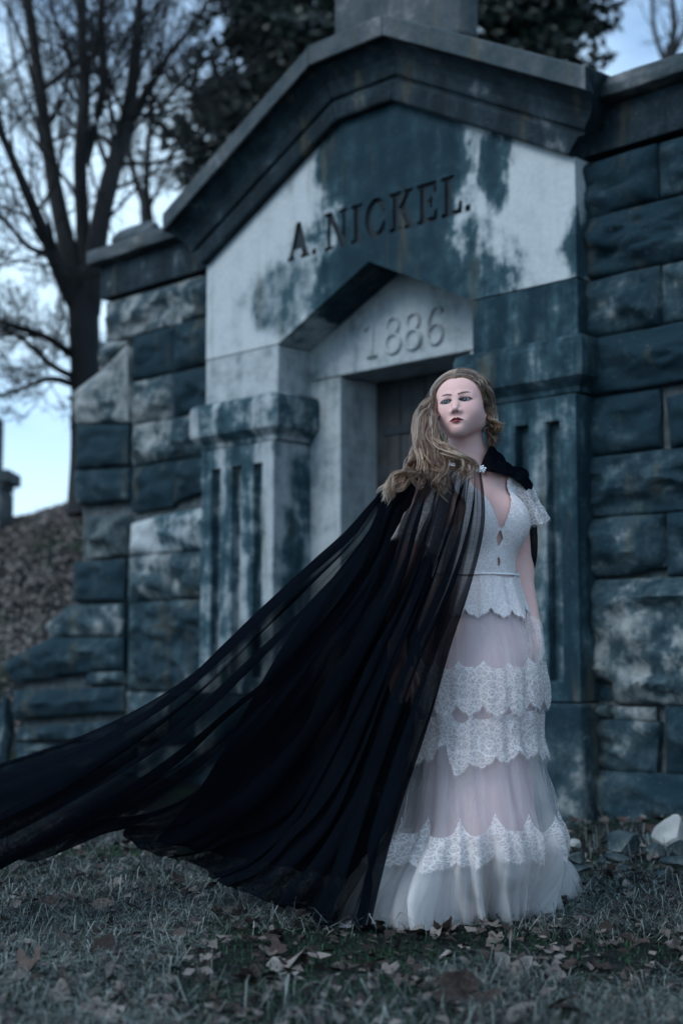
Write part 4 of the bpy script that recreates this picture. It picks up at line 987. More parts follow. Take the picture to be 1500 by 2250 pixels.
fk = keep[cf].all(1); used = np.unique(cf[fk]); mp_ = np.full(len(cv), -1); mp_[used] = np.arange(len(used))
th = np.arctan2(ql[used, 0], ql[used, 2] - 1.30)
cpart('cape_collar', tidy(cv[used], mp_[cf[fk]], 25), mp_[cf[fk]], M['cape_top'], uvs=np.c_[th, ql[used, 1]])
# the other half of the cape falling behind her back
rb = [[(1120, 1045, 4.62), (1150, 1075, 4.66), (1172, 1110, 4.68), (1180, 1170, 4.70), (1178, 1230, 4.72), (1150, 1330, 4.74), (1100, 1500, 4.76), (1020, 1700, 4.78), (930, 1930, 4.78)],
      [(1060, 1030, 4.66), (1090, 1075, 4.72), (1105, 1120, 4.76), (1110, 1180, 4.78), (1100, 1240, 4.78), (1060, 1350, 4.80), (980, 1520, 4.80), (880, 1720, 4.80), (780, 1930, 4.80)],
      [(1000, 1020, 4.66), (1000, 1070, 4.70), (990, 1120, 4.72), (970, 1180, 4.74), (940, 1260, 4.74), (880, 1370, 4.72), (790, 1540, 4.70), (690, 1720, 4.68), (600, 1900, 4.66)],
      [(930, 1006, 4.64), (868, 1060, 4.56), (840, 1110, 4.54), (800, 1180, 4.52), (730, 1270, 4.52), (640, 1390, 4.52), (540, 1560, 4.52), (440, 1730, 4.52), (340, 1850, 4.52)]]
RB = np.array([catmull([P(*c) for c in r], 70) for r in rb]); CB = np.array([catmull(RB[:, j], 160) for j in range(70)])
Ub, Vb = np.meshgrid(np.linspace(0, 1, 160), np.linspace(0, 1, 70)); CB[..., 1] += (.006 + .022 * Vb) * np.sin(Ub * 70 + 3 * np.sin(Vb * 3)) * smooth(Ub, 0, .06)
cpart('cape_back', CB.reshape(-1, 3), grid_faces(160, 70), M['cape_top'], uvs=np.c_[Ub.ravel(), Vb.ravel()])
# brooch
g = NG('crystal'); M['crystal'] = g.surf(g.bsdf((.75, .78, .82), .12, None, Metallic=.6))
bp_ = P(1057, 1031, 4.315); rs = random.Random(3); br = None
for k in range(13):
    a = k * 2.4; r = .0038 * math.sqrt(k); V, Fc = sphere(8, 5, .0034 if k else .0048)
    c = bp_ + np.array([r * cos(a) * 1.15, -.002 + rs.uniform(-.001, .001), r * sin(a) * .8]) 
    V = V * np.array([1.15, .7, 1]) + c
    if br is None: BVv, BFf = V, [tuple(f) for f in Fc]
    else: BFf = BFf + [tuple(i + len(BVv) for i in f) for f in Fc]; BVv = np.vstack([BVv, V])
    br = 1
bo = mesh_obj('brooch', BVv - ROOT, BFf, M['crystal'], cape, False); bo['label'] = 'small cluster brooch of clear stones at the cape clasp'
# ------------------------------------------------------------------ hair
HR = np.random.default_rng(5)
def skull(sx, y0, al):
    """point over the skull (head-local): sx side, y0 where it leaves the parting, al angle down the side"""
    sw = np.interp(y0, [-.07, .0], [.010, .034]); y = y0 + sw * al + .006 * al * al; c = np.sqrt(np.clip(1 - ((y - .020) / .104) ** 2, .05, 1))
    return np.array([sx * (.0935 + .006 * (sx < 0)) * c * sin(al), y, .040 + .0960 * c * cos(al)])
locks = []      # (control points world, root radius, mid radius, end radius, strands, curl radius, turns, curl start)
def lock(sx, y0, almax, free, n=330, r=(.009, .010, .006), curl=.012, turns=2.5, c0=.55, a0=.0):
    pts = [hw(skull(sx, y0, a)) for a in np.linspace(a0, almax, 6)] + [P(*f) for f in free]
    locks.append((np.array(pts), r, n, curl, turns, c0))
# along the hairline, off the forehead and over the temples
def front(sx, k, free, n=200):
    b = .0055 * k; pts = [hw(np.array(p) * np.array([sx, 1, 1]) + np.array([0, b, .002 * k])) for p in ((.001, -.064, .0905), (.018, -.068, .0885), (.036, -.064, .0800), (.054, -.054, .0630), (.068, -.040, .0400), (.078, -.024, .0150))] + [P(*f) for f in free]
    locks.append((np.array(pts), (.0042, .009, .008), n, HR.uniform(.011, .018), HR.uniform(1.3, 2.0), .52))
# image-left side: swept back off the forehead, falling to the shoulder
LE = [[(926, 905, 4.40), (918, 955, 4.38), (915, 1000, 4.33), (893, 1035, 4.29), (868, 1062, 4.28), (846, 1092, 4.28)],
      [(930, 905, 4.39), (924, 955, 4.36), (925, 1000, 4.31), (905, 1032, 4.27), (880, 1055, 4.27), (858, 1080, 4.27)],
      [(946, 910, 4.38), (942, 955, 4.34), (940, 990, 4.30), (950, 1025, 4.26), (968, 1050, 4.25), (972, 1092, 4.25)],
      [(948, 915, 4.37), (948, 955, 4.33), (955, 985, 4.29), (985, 1000, 4.26), (1020, 1012, 4.25), (1028, 1040, 4.25)],
      [(950, 920, 4.37), (952, 960, 4.33), (962, 990, 4.28), (992, 1008, 4.25), (1012, 1030, 4.24), (1002, 1055, 4.24)],
      [(936, 910, 4.38), (930, 960, 4.35), (938, 1005, 4.30), (932, 1035, 4.27), (926, 1050, 4.27), (922, 1064, 4.27)],
      [(952, 925, 4.36), (955, 965, 4.31), (968, 998, 4.26), (978, 1030, 4.24), (966, 1062, 4.24), (978, 1085, 4.24)],
      [(922, 900, 4.42), (912, 950, 4.40), (910, 1000, 4.36), (885, 1040, 4.31), (860, 1072, 4.30), (842, 1102, 4.30)],
      [(950, 915, 4.37), (952, 955, 4.32), (970, 985, 4.27), (1004, 1002, 4.25), (1032, 1028, 4.26), (1018, 1046, 4.245)]]
k = 0
for y0 in np.linspace(-.074, .075, 16):
    for rep in range(2):
        f = LE[(k * 4 + rep * 2) % len(LE)]; j = HR.normal(0, 4, (len(f), 2)) * np.linspace(.4, 1.5, len(f))[:, None]
        f2 = [(p[0] + j[i, 0], p[1] + j[i, 1], p[2] + HR.normal(0, .006)) for i, p in enumerate(f)]
        lock(-1, y0 + rep * .004, 1.45 - rep * .1, f2, 260, (.0065, .012, .0095), HR.uniform(.013, .020), HR.uniform(1.4, 2.2), .50); k += 1
# image-right side: shorter curls round the ear
RE = [[(1079, 905, 4.47), (1086, 930, 4.46), (1100, 942, 4.45), (1104, 944, 4.45)],
      [(1080, 900, 4.47), (1084, 930, 4.47), (1080, 955, 4.47), (1088, 975, 4.46)],
      [(1076, 905, 4.45), (1078, 930, 4.44), (1074, 955, 4.45), (1080, 978, 4.45)],
      [(1078, 905, 4.49), (1082, 935, 4.50), (1078, 965, 4.51), (1072, 990, 4.52)],
      [(1075, 910, 4.44), (1076, 925, 4.43), (1090, 940, 4.43), (1098, 948, 4.43)]]
for y0 in np.linspace(-.074, .075, 14):
    for rep in range(2):
        f = RE[(k * 2 + rep) % len(RE)]; f2 = [(p[0] + HR.normal(0, 2.5), p[1] + HR.normal(0, 3), p[2] + HR.normal(0, .005)) for p in f]
        lock(1, y0 + rep * .004, 1.50 - .1 * rep, f2, 220, (.0065, .008, .005), HR.uniform(.007, .011), HR.uniform(1.2, 2.0), .62); k += 1
for k_ in range(5):
    front(-1, k_, [(p[0] + HR.normal(0, 3), p[1] + HR.normal(0, 4), p[2]) for p in LE[(k_ * 2 + 3) % len(LE)]]); front(1, k_, [(p[0] + HR.normal(0, 2), p[1] + HR.normal(0, 3), p[2]) for p in RE[k_]], 180)
# back hair behind the neck
for i in range(10):
    y0 = .08 + .002 * i; sx = -1 if i < 7 else 1
    x0 = 965 + 10 * i
    lock(sx, .085, 1.2, [(x0, 930, 4.55), (x0 - 6, 975, 4.55), (x0 - 25 if i < 7 else x0 - 5, 1015, 4.50)], 160, (.012, .014, .010), .008, 1.5, .5)
pos, rads, tones, NP_ = [], [], [], 30
tt = np.linspace(0, 1, NP_)
for pts, (r0, r1, r2), n, curl, turns, c0 in locks:
    G_ = catmull(pts, NP_); tn = np.gradient(G_, axis=0); tn /= np.linalg.norm(tn, axis=1)[:, None]
    e1 = np.cross(tn, np.array([0, 1.0, .2])); e1 /= np.linalg.norm(e1, axis=1)[:, None] + 1e-9; e2 = np.cross(tn, e1)
    ph0 = HR.uniform(0, 2 * pi); sg = HR.choice([-1, 1]); am = curl * smooth(tt, c0, .95); w_ = ph0 + sg * turns * 2 * pi * np.clip((tt - c0) / (1 - c0), 0, 1) ** 1.1
    Gc = G_ + e1 * (am * np.cos(w_))[:, None] + e2 * (am * np.sin(w_))[:, None]
    wv = HR.uniform(5, 7); wp = HR.uniform(0, 6); Gc = Gc + e1 * (.0035 * smooth(tt, .08, .4) * np.sin(tt * wv * 2 * pi + wp))[:, None]
    Rt = np.interp(tt, [0, .25, .6, 1], [r0, r0 * 1.1, r1, r2])
    nc = max(6, n // 22); lt_ = HR.uniform(-.25, .25)
    for c_i in range(nc):                                 # each lock splits into fine wisps of its own shade
        rho = math.sqrt(HR.random()); ph = HR.uniform(0, 2 * pi); tws = HR.normal(0, .8); fz = HR.normal(0, 1, (2, 3)); tone_ = np.clip(.5 + lt_ + HR.normal(0, .30) + .22 * (rho - .5), 0, 1)
        flat = np.interp(tt, [0, .3, .5], [.35, .45, 1.0]); a = ph + tws * tt * 3
        ctr = Gc + e1 * (Rt * rho * np.cos(a))[:, None] + e2 * (Rt * rho * np.sin(a) * flat)[:, None] + .0030 * smooth(tt, .25, 1)[:, None] * (fz[0] * np.sin(tt * 8 + ph)[:, None] + fz[1] * np.sin(tt * 15)[:, None])
        Lc = 1 - .16 * HR.random() ** 2
        for i in range(n // nc):
            jr = HR.normal(0, .00085, 2); L_ = Lc * (1 - .03 * HR.random()); fzz = HR.normal(0, .0006, 3)
            q_ = ctr + e1 * (jr[0] * np.interp(tt, [0, .3, 1], [1.3, 1.0, .8]))[:, None] + e2 * jr[1] + fzz * np.sin(tt * 11 + i)[:, None]
            pos.append(np.stack([np.interp(tt * L_, tt, q_[:, c]) for c in range(3)], 1)); rads.append(.00026 * np.interp(tt, [0, .7, 1], [1, .9, .35])); tones.append(tone_)
# flyaways
for i in range(330):
    L0 = locks[HR.integers(0, len(locks))][0]; G_ = catmull(L0, NP_); s0 = HR.uniform(0, .5); seg = np.stack([np.interp(s0 + tt * .35, tt, G_[:, c]) for c in range(3)], 1)
    off = np.array([HR.normal(-.3, .8), HR.normal(-.1, .3), HR.normal(.35, .6)]); off *= HR.uniform(.008, .026) / np.linalg.norm(off)
    seg = seg + off * (tt ** 1.3)[:, None] + .004 * np.stack([np.sin(tt * 6 + i), 0 * tt, np.cos(tt * 5 + i * 2)], 1) * tt[:, None]
    pos.append(seg); rads.append(np.full(NP_, .00015)); tones.append(.7)
pos = np.array(pos); rads = np.array(rads)
hc_ = bpy.data.hair_curves.new('hair'); hc_.add_curves([NP_] * len(pos))
hc_.points.foreach_set('position', (pos.reshape(-1, 3) - ROOT).astype(np.float32).ravel())
hc_.points.foreach_set('radius', rads.astype(np.float32).ravel())
ta = hc_.attributes.new('wisp', 'FLOAT', 'CURVE'); ta.data.foreach_set('value', np.array(tones, np.float32))
hair = link('hair', hc_, person); hair['label'] = 'long dark blonde hair in loose curls'
g = NG('dark_blonde_hair'); hi = g.n('HairInfo')
c = g.ramp(attr(g, 'wisp', 'Fac'), [(0, (.012, .0075, .0055)), (.4, (.048, .028, .0195)), (.7, (.102, .0605, .041)), (1, (.30, .205, .145))])
c = g.mix(g.rng(hi.outputs['Intercept'], .35, .9, 0, .45), c, g.mix(1.0, c, (1.45, 1.25, 1.0), 'MULTIPLY'))
hb = g.n('BsdfHairPrincipled'); hb.parametrization = 'COLOR'; g.put(hb.inputs['Color'], c); hb.inputs['Roughness'].default_value = .32; hb.inputs['Radial Roughness'].default_value = .4
hc_.materials.append(g.surf(hb.outputs[0]))
# ------------------------------------------------------------------ trees
def tubes(paths, sides=5):
    """paths: list of (pts Nx3, radii N) -> one vertex/face list"""
    V, Fc, b = [], [], 0
    ang = np.linspace(0, 2 * pi, sides, endpoint=False)
    for pts, rad in paths:
        pts = np.asarray(pts); n = len(pts); t = np.gradient(pts, axis=0); t /= np.linalg.norm(t, axis=1)[:, None] + 1e-9
        ref = np.where(np.abs(t[:, 2:3]) > .9, np.array([[1.0, 0, 0]]), np.array([[0, 0, 1.0]])); e1 = np.cross(t, ref); e1 /= np.linalg.norm(e1, axis=1)[:, None] + 1e-9; e2 = np.cross(t, e1)
        ring = pts[:, None] + rad[:, None, None] * (e1[:, None] * np.cos(ang)[None, :, None] + e2[:, None] * np.sin(ang)[None, :, None])
        V.append(ring.reshape(-1, 3))
        i, j = np.meshgrid(np.arange(n - 1), np.arange(sides), indexing='ij'); i, j = i.ravel(), j.ravel(); j2 = (j + 1) % sides
        Fc.append(np.c_[b + i * sides + j, b + i * sides + j2, b + (i + 1) * sides + j2, b + (i + 1) * sides + j]); b += n * sides
    return np.vstack(V), np.vstack(Fc)
TR = np.random.default_rng(3)
def branch(p0, d, L_, r0, n=7, up=.25, wig=.22):
    pts = [np.array(p0)]; d = np.array(d) / np.linalg.norm(d)
    for i in range(n - 1):
        d = d + TR.normal(0, wig, 3) * .5 + np.array([0, 0, up * .18]); d /= np.linalg.norm(d); pts.append(pts[-1] + d * L_ / (n - 1))
    return np.array(pts), np.linspace(r0, r0 * .35, n)
def grow(path, depth, out, dens, spread=.75, lenf=.55):
    pts, rad = path; L_ = np.sum(np.linalg.norm(np.diff(pts, axis=0), axis=1))
    if depth == 0: return
    k = dens[0]
    for i in range(k):
        s = TR.uniform(.18, 1.0) * (len(pts) - 1); a = min(int(s), len(pts) - 2); fr = s - a; p = pts[a] * (1 - fr) + pts[a + 1] * fr; d = pts[a + 1] - pts[a]; d /= np.linalg.norm(d)
        d2 = d + TR.normal(0, spread, 3); r = (rad[a] * (1 - fr) + rad[a + 1] * fr) * TR.uniform(.22, .42)
        br_ = branch(p, d2, L_ * lenf * TR.uniform(.6, 1.2) * (1 - .35 * s / len(pts)), max(r, .0032)); out.append(br_); grow(br_, depth - 1, out, dens[1:], spread, lenf)
g = NG('dark_bark'); co = g.co(); f = g.noise(g.map(co, (1, 1, .25)), 14, 5, .7)
M['bark'] = g.surf(g.bsdf(g.mix(f, (.003, .0045, .006), (.014, .016, .019)), .9, g.bump(f, .8, .03)))
def limb(px, Yd, r): pts = [P(x, y, Yd + dy) for x, y, dy in px]; n = 14; return catmull(pts, n), np.interp(np.linspace(0, 1, n), np.linspace(0, 1, len(r)), r)
def bare_tree(label, trunk, limbs, dens, name='bare_tree'):
    base = trunk[0][0]; t = empty(name, tuple(base)); tag(t, label, 'tree', 'bare trees')
    V, Fc = tubes([trunk] + limbs, 9); mesh_obj('trunk', V - base, Fc, M['bark'], t, True)
    out = []
    for l in limbs: grow(l, len(dens), out, dens)
    V, Fc = tubes(out, 3); mesh_obj('crown', V - base, Fc, M['bark'], t, True)
    return t
YT = 12.2
trunk = limb([(200, 1130, 0), (195, 1000, 0), (190, 860, 0), (185, 740, 0), (182, 650, 0)], YT, [.22, .165, .14, .135, .14])
limbs = [limb([(180, 690, 0), (150, 640, -.1), (105, 530, -.3), (50, 400, -.5), (0, 285, -.7), (-70, 150, -.9)], YT, [.11, .085, .07, .05, .04, .02]),
         limb([(175, 660, 0), (130, 460, .1), (108, 340, .2), (88, 200, .2), (70, 60, .3), (40, -150, .4)], YT, [.12, .095, .08, .07, .06, .03]),
         limb([(188, 660, 0), (182, 500, .1), (176, 350, -.1), (186, 200, -.2), (180, 60, -.2), (195, -180, -.1)], YT, [.12, .08, .075, .065, .05, .03]),
         limb([(195, 690, 0), (215, 520, -.1), (240, 400, 0), (278, 270, .1), (298, 120, .2), (315, -120, .4)], YT, [.13, .11, .10, .08, .06, .03]),
         limb([(230, 440, 0), (260, 350, .3), (330, 180, .5), (420, 60, .8), (500, -60, 1)], YT, [.06, .05, .04, .03, .02]),
         limb([(186, 360, 0), (225, 200, -.2), (222, 0, -.4), (240, -150, -.5)], YT, [.06, .05, .04, .02]),
         limb([(160, 780, 0), (100, 740, -.3), (30, 715, -.6), (-80, 690, -.8)], YT, [.05, .035, .028, .015]),
         limb([(165, 830, 0), (110, 800, -.2), (50, 745, -.3), (-60, 700, -.3)], YT, [.04, .03, .022, .012]),
         limb([(165, 845, 0), (110, 832, -.2), (60, 850, -.3), (0, 868, -.4), (-60, 880, -.4)], YT, [.045, .032, .022, .016, .01]),
         limb([(120, 560, 0), (60, 540, -.4), (0, 470, -.6), (-60, 420, -.8)], YT, [.04, .03, .02, .012])]
bare_tree('large bare tree with many upright limbs behind the stepped wall', trunk, [(p_, r_ * .8) for p_, r_ in limbs], (20, 12, 5))
Y2 = 17
tk = limb([(335, 620, 0), (328, 540, 0), (322, 470, 0), (318, 420, 0)], Y2, [.10, .09, .085, .07])
bare_tree('slender bare tree between the large tree and the gable', tk, [limb([(318, 450, 0), (300, 400, 0), (285, 330, .2), (280, 220, .3)], Y2, [.05, .04, .03, .015]), limb([(320, 450, 0), (325, 330, .1), (335, 220, 0), (330, 100, .3)], Y2, [.05, .04, .03, .015]), limb([(322, 470, 0), (345, 420, 0), (365, 380, .1), (390, 300, .2)], Y2, [.03, .025, .02, .01])], (14, 7, 4))
Y3 = 20
tk = limb([(1465, 420, 0), (1470, 240, 0), (1472, 150, 0), (1470, 100, 0)], Y3, [.11, .09, .08, .07])
bare_tree('thin bare tree above the right wing wall', tk, [limb([(1470, 130, 0), (1480, 60, 0), (1470, -40, .2)], Y3, [.06, .05, .03]), limb([(1470, 160, 0), (1440, 80, 0), (1432, 0, .1), (1440, -80, .3)], Y3, [.045, .035, .03, .02]), limb([(1470, 140, 0), (1500, 70, 0), (1520, 0, .2)], Y3, [.05, .035, .02])], (9, 5, 2))
# evergreens
def leaf_cloud(centers, sizes, n_per, leaf, rng):
    V = []; n = 0
    for c, s in zip(centers, sizes):
        m = int(n_per * (s / .5) ** 2); d = rng.normal(0, 1, (m, 3)); d /= np.linalg.norm(d, axis=1)[:, None]; r = rng.uniform(.35, 1, (m, 1)) ** .5
        p = c + d * r * s * np.array([1, 1, .75]); a = rng.normal(0, 1, (m, 3)); a /= np.linalg.norm(a, axis=1)[:, None]; b = np.cross(a, rng.normal(0, 1, (m, 3))); b /= np.linalg.norm(b, axis=1)[:, None]
        l = leaf * rng.uniform(.6, 1.4, (m, 1)); V.append(np.stack([p - a * l, p + b * l * .45, p + a * l, p - b * l * .45], 1).reshape(-1, 3))
    V = np.vstack(V); Fc = np.arange(len(V)).reshape(-1, 4); return V, Fc
g = NG('evergreen_leaf'); r_ = g.n('ObjectInfo').outputs['Random']; f = g.noise(g.co(), 1.2, 3)
df = g.bsdf(g.ramp(f, [(.3, (.003, .010, .009)), (.6, (.008, .022, .018)), (.8, (.018, .038, .028))]), .55)
M['ever'] = g.surf(df)
def evergreen(label, base, trunk_top, lobes, n_per, leaf, seed):
    rng = np.random.default_rng(seed); b = np.array(base); t = empty('evergreen_tree', tuple(b)); tag(t, label, 'tree', 'dark evergreens behind the mausoleum')
    pts = catmull([b, b + (np.array(trunk_top) - b) * .5 + np.array([.1, 0, 0]), trunk_top], 10); paths = [(pts, np.linspace(.24, .05, 10))]
    cs, ss_ = [], []
    for c, R_ in lobes:
        c = np.array(c); k = int(10 * (R_ / 1.0) ** 2) + 3
        for i in range(k):
            d = rng.normal(0, 1, 3); d /= np.linalg.norm(d); q_ = c + d * R_ * rng.uniform(.1, .95); cs.append(q_); ss_.append(R_ * rng.uniform(.26, .46))
        a = pts[min(9, max(2, int(rng.integers(3, 9))))]; bp = catmull([a, (a + c) / 2 + np.array([0, 0, .15]), c], 6); paths.append((bp, np.linspace(.06, .02, 6)))
    V, Fc = tubes(paths, 7); mesh_obj('trunk', V - b, Fc, M['bark'], t, True)
    V, Fc = leaf_cloud(cs, ss_, n_per, leaf, rng); mesh_obj('crown', V - b, Fc, M['ever'], t)
    return t
YE = 16.5
LB = lambda x, y, R_, dy=0: (P(x, y, YE + dy), R_)
evergreen('broad dark evergreen tree behind the left slope of the gable', P(640, 560, YE), P(640, -60, YE),
          [LB(470, 380, .75), LB(560, 300, .9), LB(640, 220, 1.0), LB(545, 190, .75), LB(690, 80, 1.0), LB(600, 60, .85), LB(430, 450, .5), LB(700, -80, 1.1), LB(610, -90, .8), LB(760, 30, .9), LB(500, 290, .55), LB(590, 380, .8), LB(520, 420, .7), LB(660, 320, .9), LB(720, 180, .9), LB(520, 100, .6), LB(450, 330, .6), LB(560, -20, .8), LB(480, 200, .5)], 330, .075, 1)
evergreen('dark evergreen tree above the right slope of the gable', P(1170, 420, YE), P(1170, -150, YE),
          [LB(1090, 40, .8), LB(1180, 0, 1.0), LB(1280, 40, .75), LB(1060, -60, .9), LB(1260, -90, .9), LB(1170, 110, .6), LB(1310, 100, .35), LB(1120, 120, .4), LB(1330, -20, .45), LB(1320, -140, .7), LB(1220, 90, .7), LB(1050, 20, .7), LB(1130, -40, .9)], 210, .075, 2)

# ------------------------------------------------------------------ rocks
def rock(name, c, size, seed, mat, rot=0.0, sharp=.35):
    bm = bmesh.new(); bmesh.ops.create_icosphere(bm, subdivisions=4, radius=1.0)
    co = np.array([v.co[:] for v in bm.verts]); rg = np.random.default_rng(seed); s = np.ones(len(co)) * 1.0
    for i in range(22):                                   # planes chop the ball into a broken stone
        n_ = rg.normal(0, 1, 3); n_ /= np.linalg.norm(n_); h = rg.uniform(.38, .80); d = co @ n_; over = np.clip(d - h, 0, None); co = co - over[:, None] * n_ * .95
    co += co / np.linalg.norm(co, axis=1)[:, None] * (.035 * fbm(co[:, 0] * 2.5 + seed, co[:, 1] * 2.5, co[:, 2] * 2.5, 4, seed))[:, None]
    co *= np.array(size); R_ = np.array([[cos(rot), -sin(rot), 0], [sin(rot), cos(rot), 0], [0, 0, 1]]); co = co @ R_.T
    for v, p in zip(bm.verts, co): v.co = p
    me = bpy.data.meshes.new(name); bm.to_mesh(me); bm.free(); me.materials.append(mat); me.polygons.foreach_set('use_smooth', np.ones(len(me.polygons), bool)); me.set_sharp_from_angle(angle=radians(18))
    o = link(name, me); o.location = tuple(c); return o
M['rub_pale'] = stone_mat('pale_broken_limestone', .40, pale=(.42, .43, .42), mid=(.22, .24, .24), streak=.1, contrast=.25, bmp=.6, warm=.1)
rocks = [  # px centre x, px base y, half sizes in px (w, h), label, mat
    (1258, 1850, 32, 14, 'flat pale broken stone just behind the gown hem', 'rub_pale'),
    (1268, 1882, 38, 18, 'low grey slab between the gown hem and the rubble', 'rubble'),
    (1270, 1902, 40, 12, 'mossy slab lying nearest the gown hem', 'rubble'),
    (1370, 1862, 52, 30, 'rounded grey boulder at the foot of the wall', 'rubble'),
    (1322, 1886, 18, 12, 'small jagged stone in front of the boulder', 'rubble'),
    (1350, 1880, 34, 13, 'narrow grey stone under the rounded boulder', 'rubble'),
    (1428, 1838, 14, 12, 'small dark stone between boulder and white block', 'rubble'),
    (1482, 1842, 52, 44, 'large pale broken block at the right edge', 'rub_pale'),
    (1440, 1862, 30, 16, 'pale angular stone leaning below the white block', 'rubble'),
    (1492, 1870, 40, 26, 'tilted grey slab below the large pale block', 'rubble'),
    (1490, 1890, 54, 14, 'long flat slab with a pale top at the right edge', 'rubble'),
    (1372, 1898, 18, 8, 'small flat stone half sunk in moss', 'rubble'),
    (1560, 1850, 50, 34, 'big grey stone beyond the pale block', 'rubble'),
    (1455, 1905, 16, 7, 'flat chip of stone among dry grass', 'rubble')]
for k, (x, y, w_, h_, lb, mt) in enumerate(rocks):
    g0 = G(x, y + 4, .06); Yd = g0[1]; sc = Yd / F_PX
    o = rock('stone', (g0[0], Yd + w_ * sc * .5, .04 + h_ * sc * .55), (w_ * sc * 1.1, w_ * sc * .8, h_ * sc * 1.35), 40 + k, M[mt], random.uniform(-.5, .5)); o.rotation_euler = (random.uniform(-.15, .15), random.uniform(-.25, .25), 0)
    tag(o, lb, 'stone', 'rubble at the foot of the wall')
lrocks = [(10, 1668, 30, 85, 9.9, 'tall dark boulder at the left edge below the stepped wall', 'wing'), (95, 1665, 60, 20, 9.6, 'pale ledge stone lying below the stepped wall', 'rubble'), (30, 1700, 40, 18, 9.3, 'dark low stone at the left edge', 'wing'), (200, 1690, 50, 18, 9.2, 'broken stone half hidden behind the cape', 'rubble')]
for k, (x, y, w_, h_, Yd, lb, mt) in enumerate(lrocks):
    c = P(x, y, Yd); sc = Yd / F_PX; o = rock('boulder' if h_ > 50 else 'stone', (c[0], Yd, c[2] + h_ * sc * .8), (w_ * sc * 1.1, w_ * sc * .8, h_ * sc * 1.15), 70 + k, M[mt], .3); tag(o, lb, 'stone', 'stones below the stepped wall')
c = P(318, 540, 10.6); o = rock('boulder', (c[0], 10.6, c[2] + .02), (.30, .25, .26), 90, M['coping'], .4); tag(o, 'mossy stone mound on top of the stepped wall beside the gable', 'stone')
# far gravestone at the left edge
Yg = 15.0; c = P(-8, 1112, Yg); gs_ = empty('gravestone', tuple(c)); tag(gs_, 'blurred grey gravestone with a capped base at the left edge', 'gravestone')
def gbox(name, x0, x1, z0, z1, d): bevel(mesh_obj(name, [(x, y, z) for z in (z0, z1) for x, y in ((x0, -d), (x1, -d), (x1, d), (x0, d))], [(0, 1, 5, 4), (1, 2, 6, 5), (2, 3, 7, 6), (3, 0, 4, 7), (0, 3, 2, 1), (4, 5, 6, 7)], M['coping'], gs_), .02)
gbox('base', -.45, .12, -.3, .16, .3); gbox('plinth', -.40, .14, .165, .22, .26); gbox('cap', -.42, .20, .225, .36, .28); gbox('shaft', -.36, .02, .365, .95, .2)

# ------------------------------------------------------------------ grass and leaves
GR = np.random.default_rng(21)
def in_view(n, y0, y1, power=1.0):
    Yv = y0 + (y1 - y0) * GR.uniform(0, 1, n) ** power; n1 = n * 4 // 5; x = np.r_[GR.uniform(-.29, .29, n1), GR.choice([-1, 1], n - n1) * GR.uniform(.29, .46, n - n1)] * Yv; return x, Yv
def blades(x, y, hmin, hmax, wid_, lean, seed, flat=.5):
    n = len(x); z = terrain(x, y); h = GR.uniform(hmin, hmax, n); a = GR.uniform(0, 2 * pi, n); ln = lean * GR.uniform(.2, 1.6, n)
    dx, dy = np.cos(a), np.sin(a); w2 = wid_ * GR.uniform(.5, 1.4, n); px_, py_ = -dy * w2, dx * w2
    b0 = np.stack([x - px_, y - py_, z - .005], 1); b1 = np.stack([x + px_, y + py_, z - .005], 1)
    mx_, my_ = x + dx * h * ln * .45, y + dy * h * ln * .45; mz = z + h * .65
    m0 = np.stack([mx_ - px_ * .8, my_ - py_ * .8, mz], 1); m1 = np.stack([mx_ + px_ * .8, my_ + py_ * .8, mz], 1)
    tp = np.stack([x + dx * h * ln * 1.2, y + dy * h * ln * 1.2, z + h * (1 - .35 * np.clip(ln, 0, 1.6))], 1)
    V = np.stack([b0, b1, m1, m0, tp], 1).reshape(-1, 3); k = np.arange(n) * 5
    F4 = np.stack([k, k + 1, k + 2, k + 3], 1); F3 = np.stack([k + 3, k + 2, k + 4], 1)
    return V, [tuple(q_) for q_ in F4.tolist()] + [tuple(q_) for q_ in F3.tolist()]
def grass_mat(name, cols):
    g = NG(name); gm = g.n('NewGeometry'); r = gm.outputs['Random Per Island']; f = g.noise(g.co(), 3, 3)
    c = g.ramp(g.math('ADD', g.math('MULTIPLY', r, .6), g.math('MULTIPLY', f, .4)), cols); return g.surf(g.bsdf(c, .7, Specular_IOR_Level=.2))
M['dry'] = grass_mat('dry_grass', [(.2, (.008, .014, .014)), (.42, (.034, .049, .048)), (.62, (.105, .135, .128)), (.85, (.33, .375, .36))])
M['green'] = grass_mat('moss_and_green_grass', [(.25, (.006, .022, .012)), (.5, (.014, .050, .024)), (.8, (.035, .085, .045))])
def free(x, y):
    a, t = w2f(x, y); return (t > -.06) | (np.abs(a) > 6)
x, y = in_view(80000, 2.75, 7.4, 1.5); patch = fbm(x * 1.5, y * 1.5, 2, 3, 44); m = free(x, y) & (patch > -.12 + .5 * GR.uniform(-.5, .5, len(x)))
V, Fc = blades(x[m], y[m], .014, .060, .0012, 2.3, 1); gdry = mesh_obj('dry_grass', V, Fc, M['dry']); 
x, y = in_view(11000, 2.8, 7.0, 1.5); m = free(x, y) & (fbm(x * 2.5, y * 2.5, 9, 2, 46) > -.05); V2, F2 = blades(x[m], y[m], .04, .115, .0011, 1.3, 5); V = np.vstack([V, V2]); F2 = [tuple(i + len(V) - len(V2) for i in f_) for f_ in F2]
bpy.data.objects.remove(gdry, do_unlink=True); gdry = mesh_obj('dry_grass', V, Fc + F2, M['dry'])
tag(gdry, 'pale dry winter grass over the ground', 'grass', None, 'stuff')
x, y = in_view(44000, 2.75, 8.2, 1.3); patch = fbm(x * 1.3, y * 1.3, 6, 3, 45); m = free(x, y) & (patch > -.05)
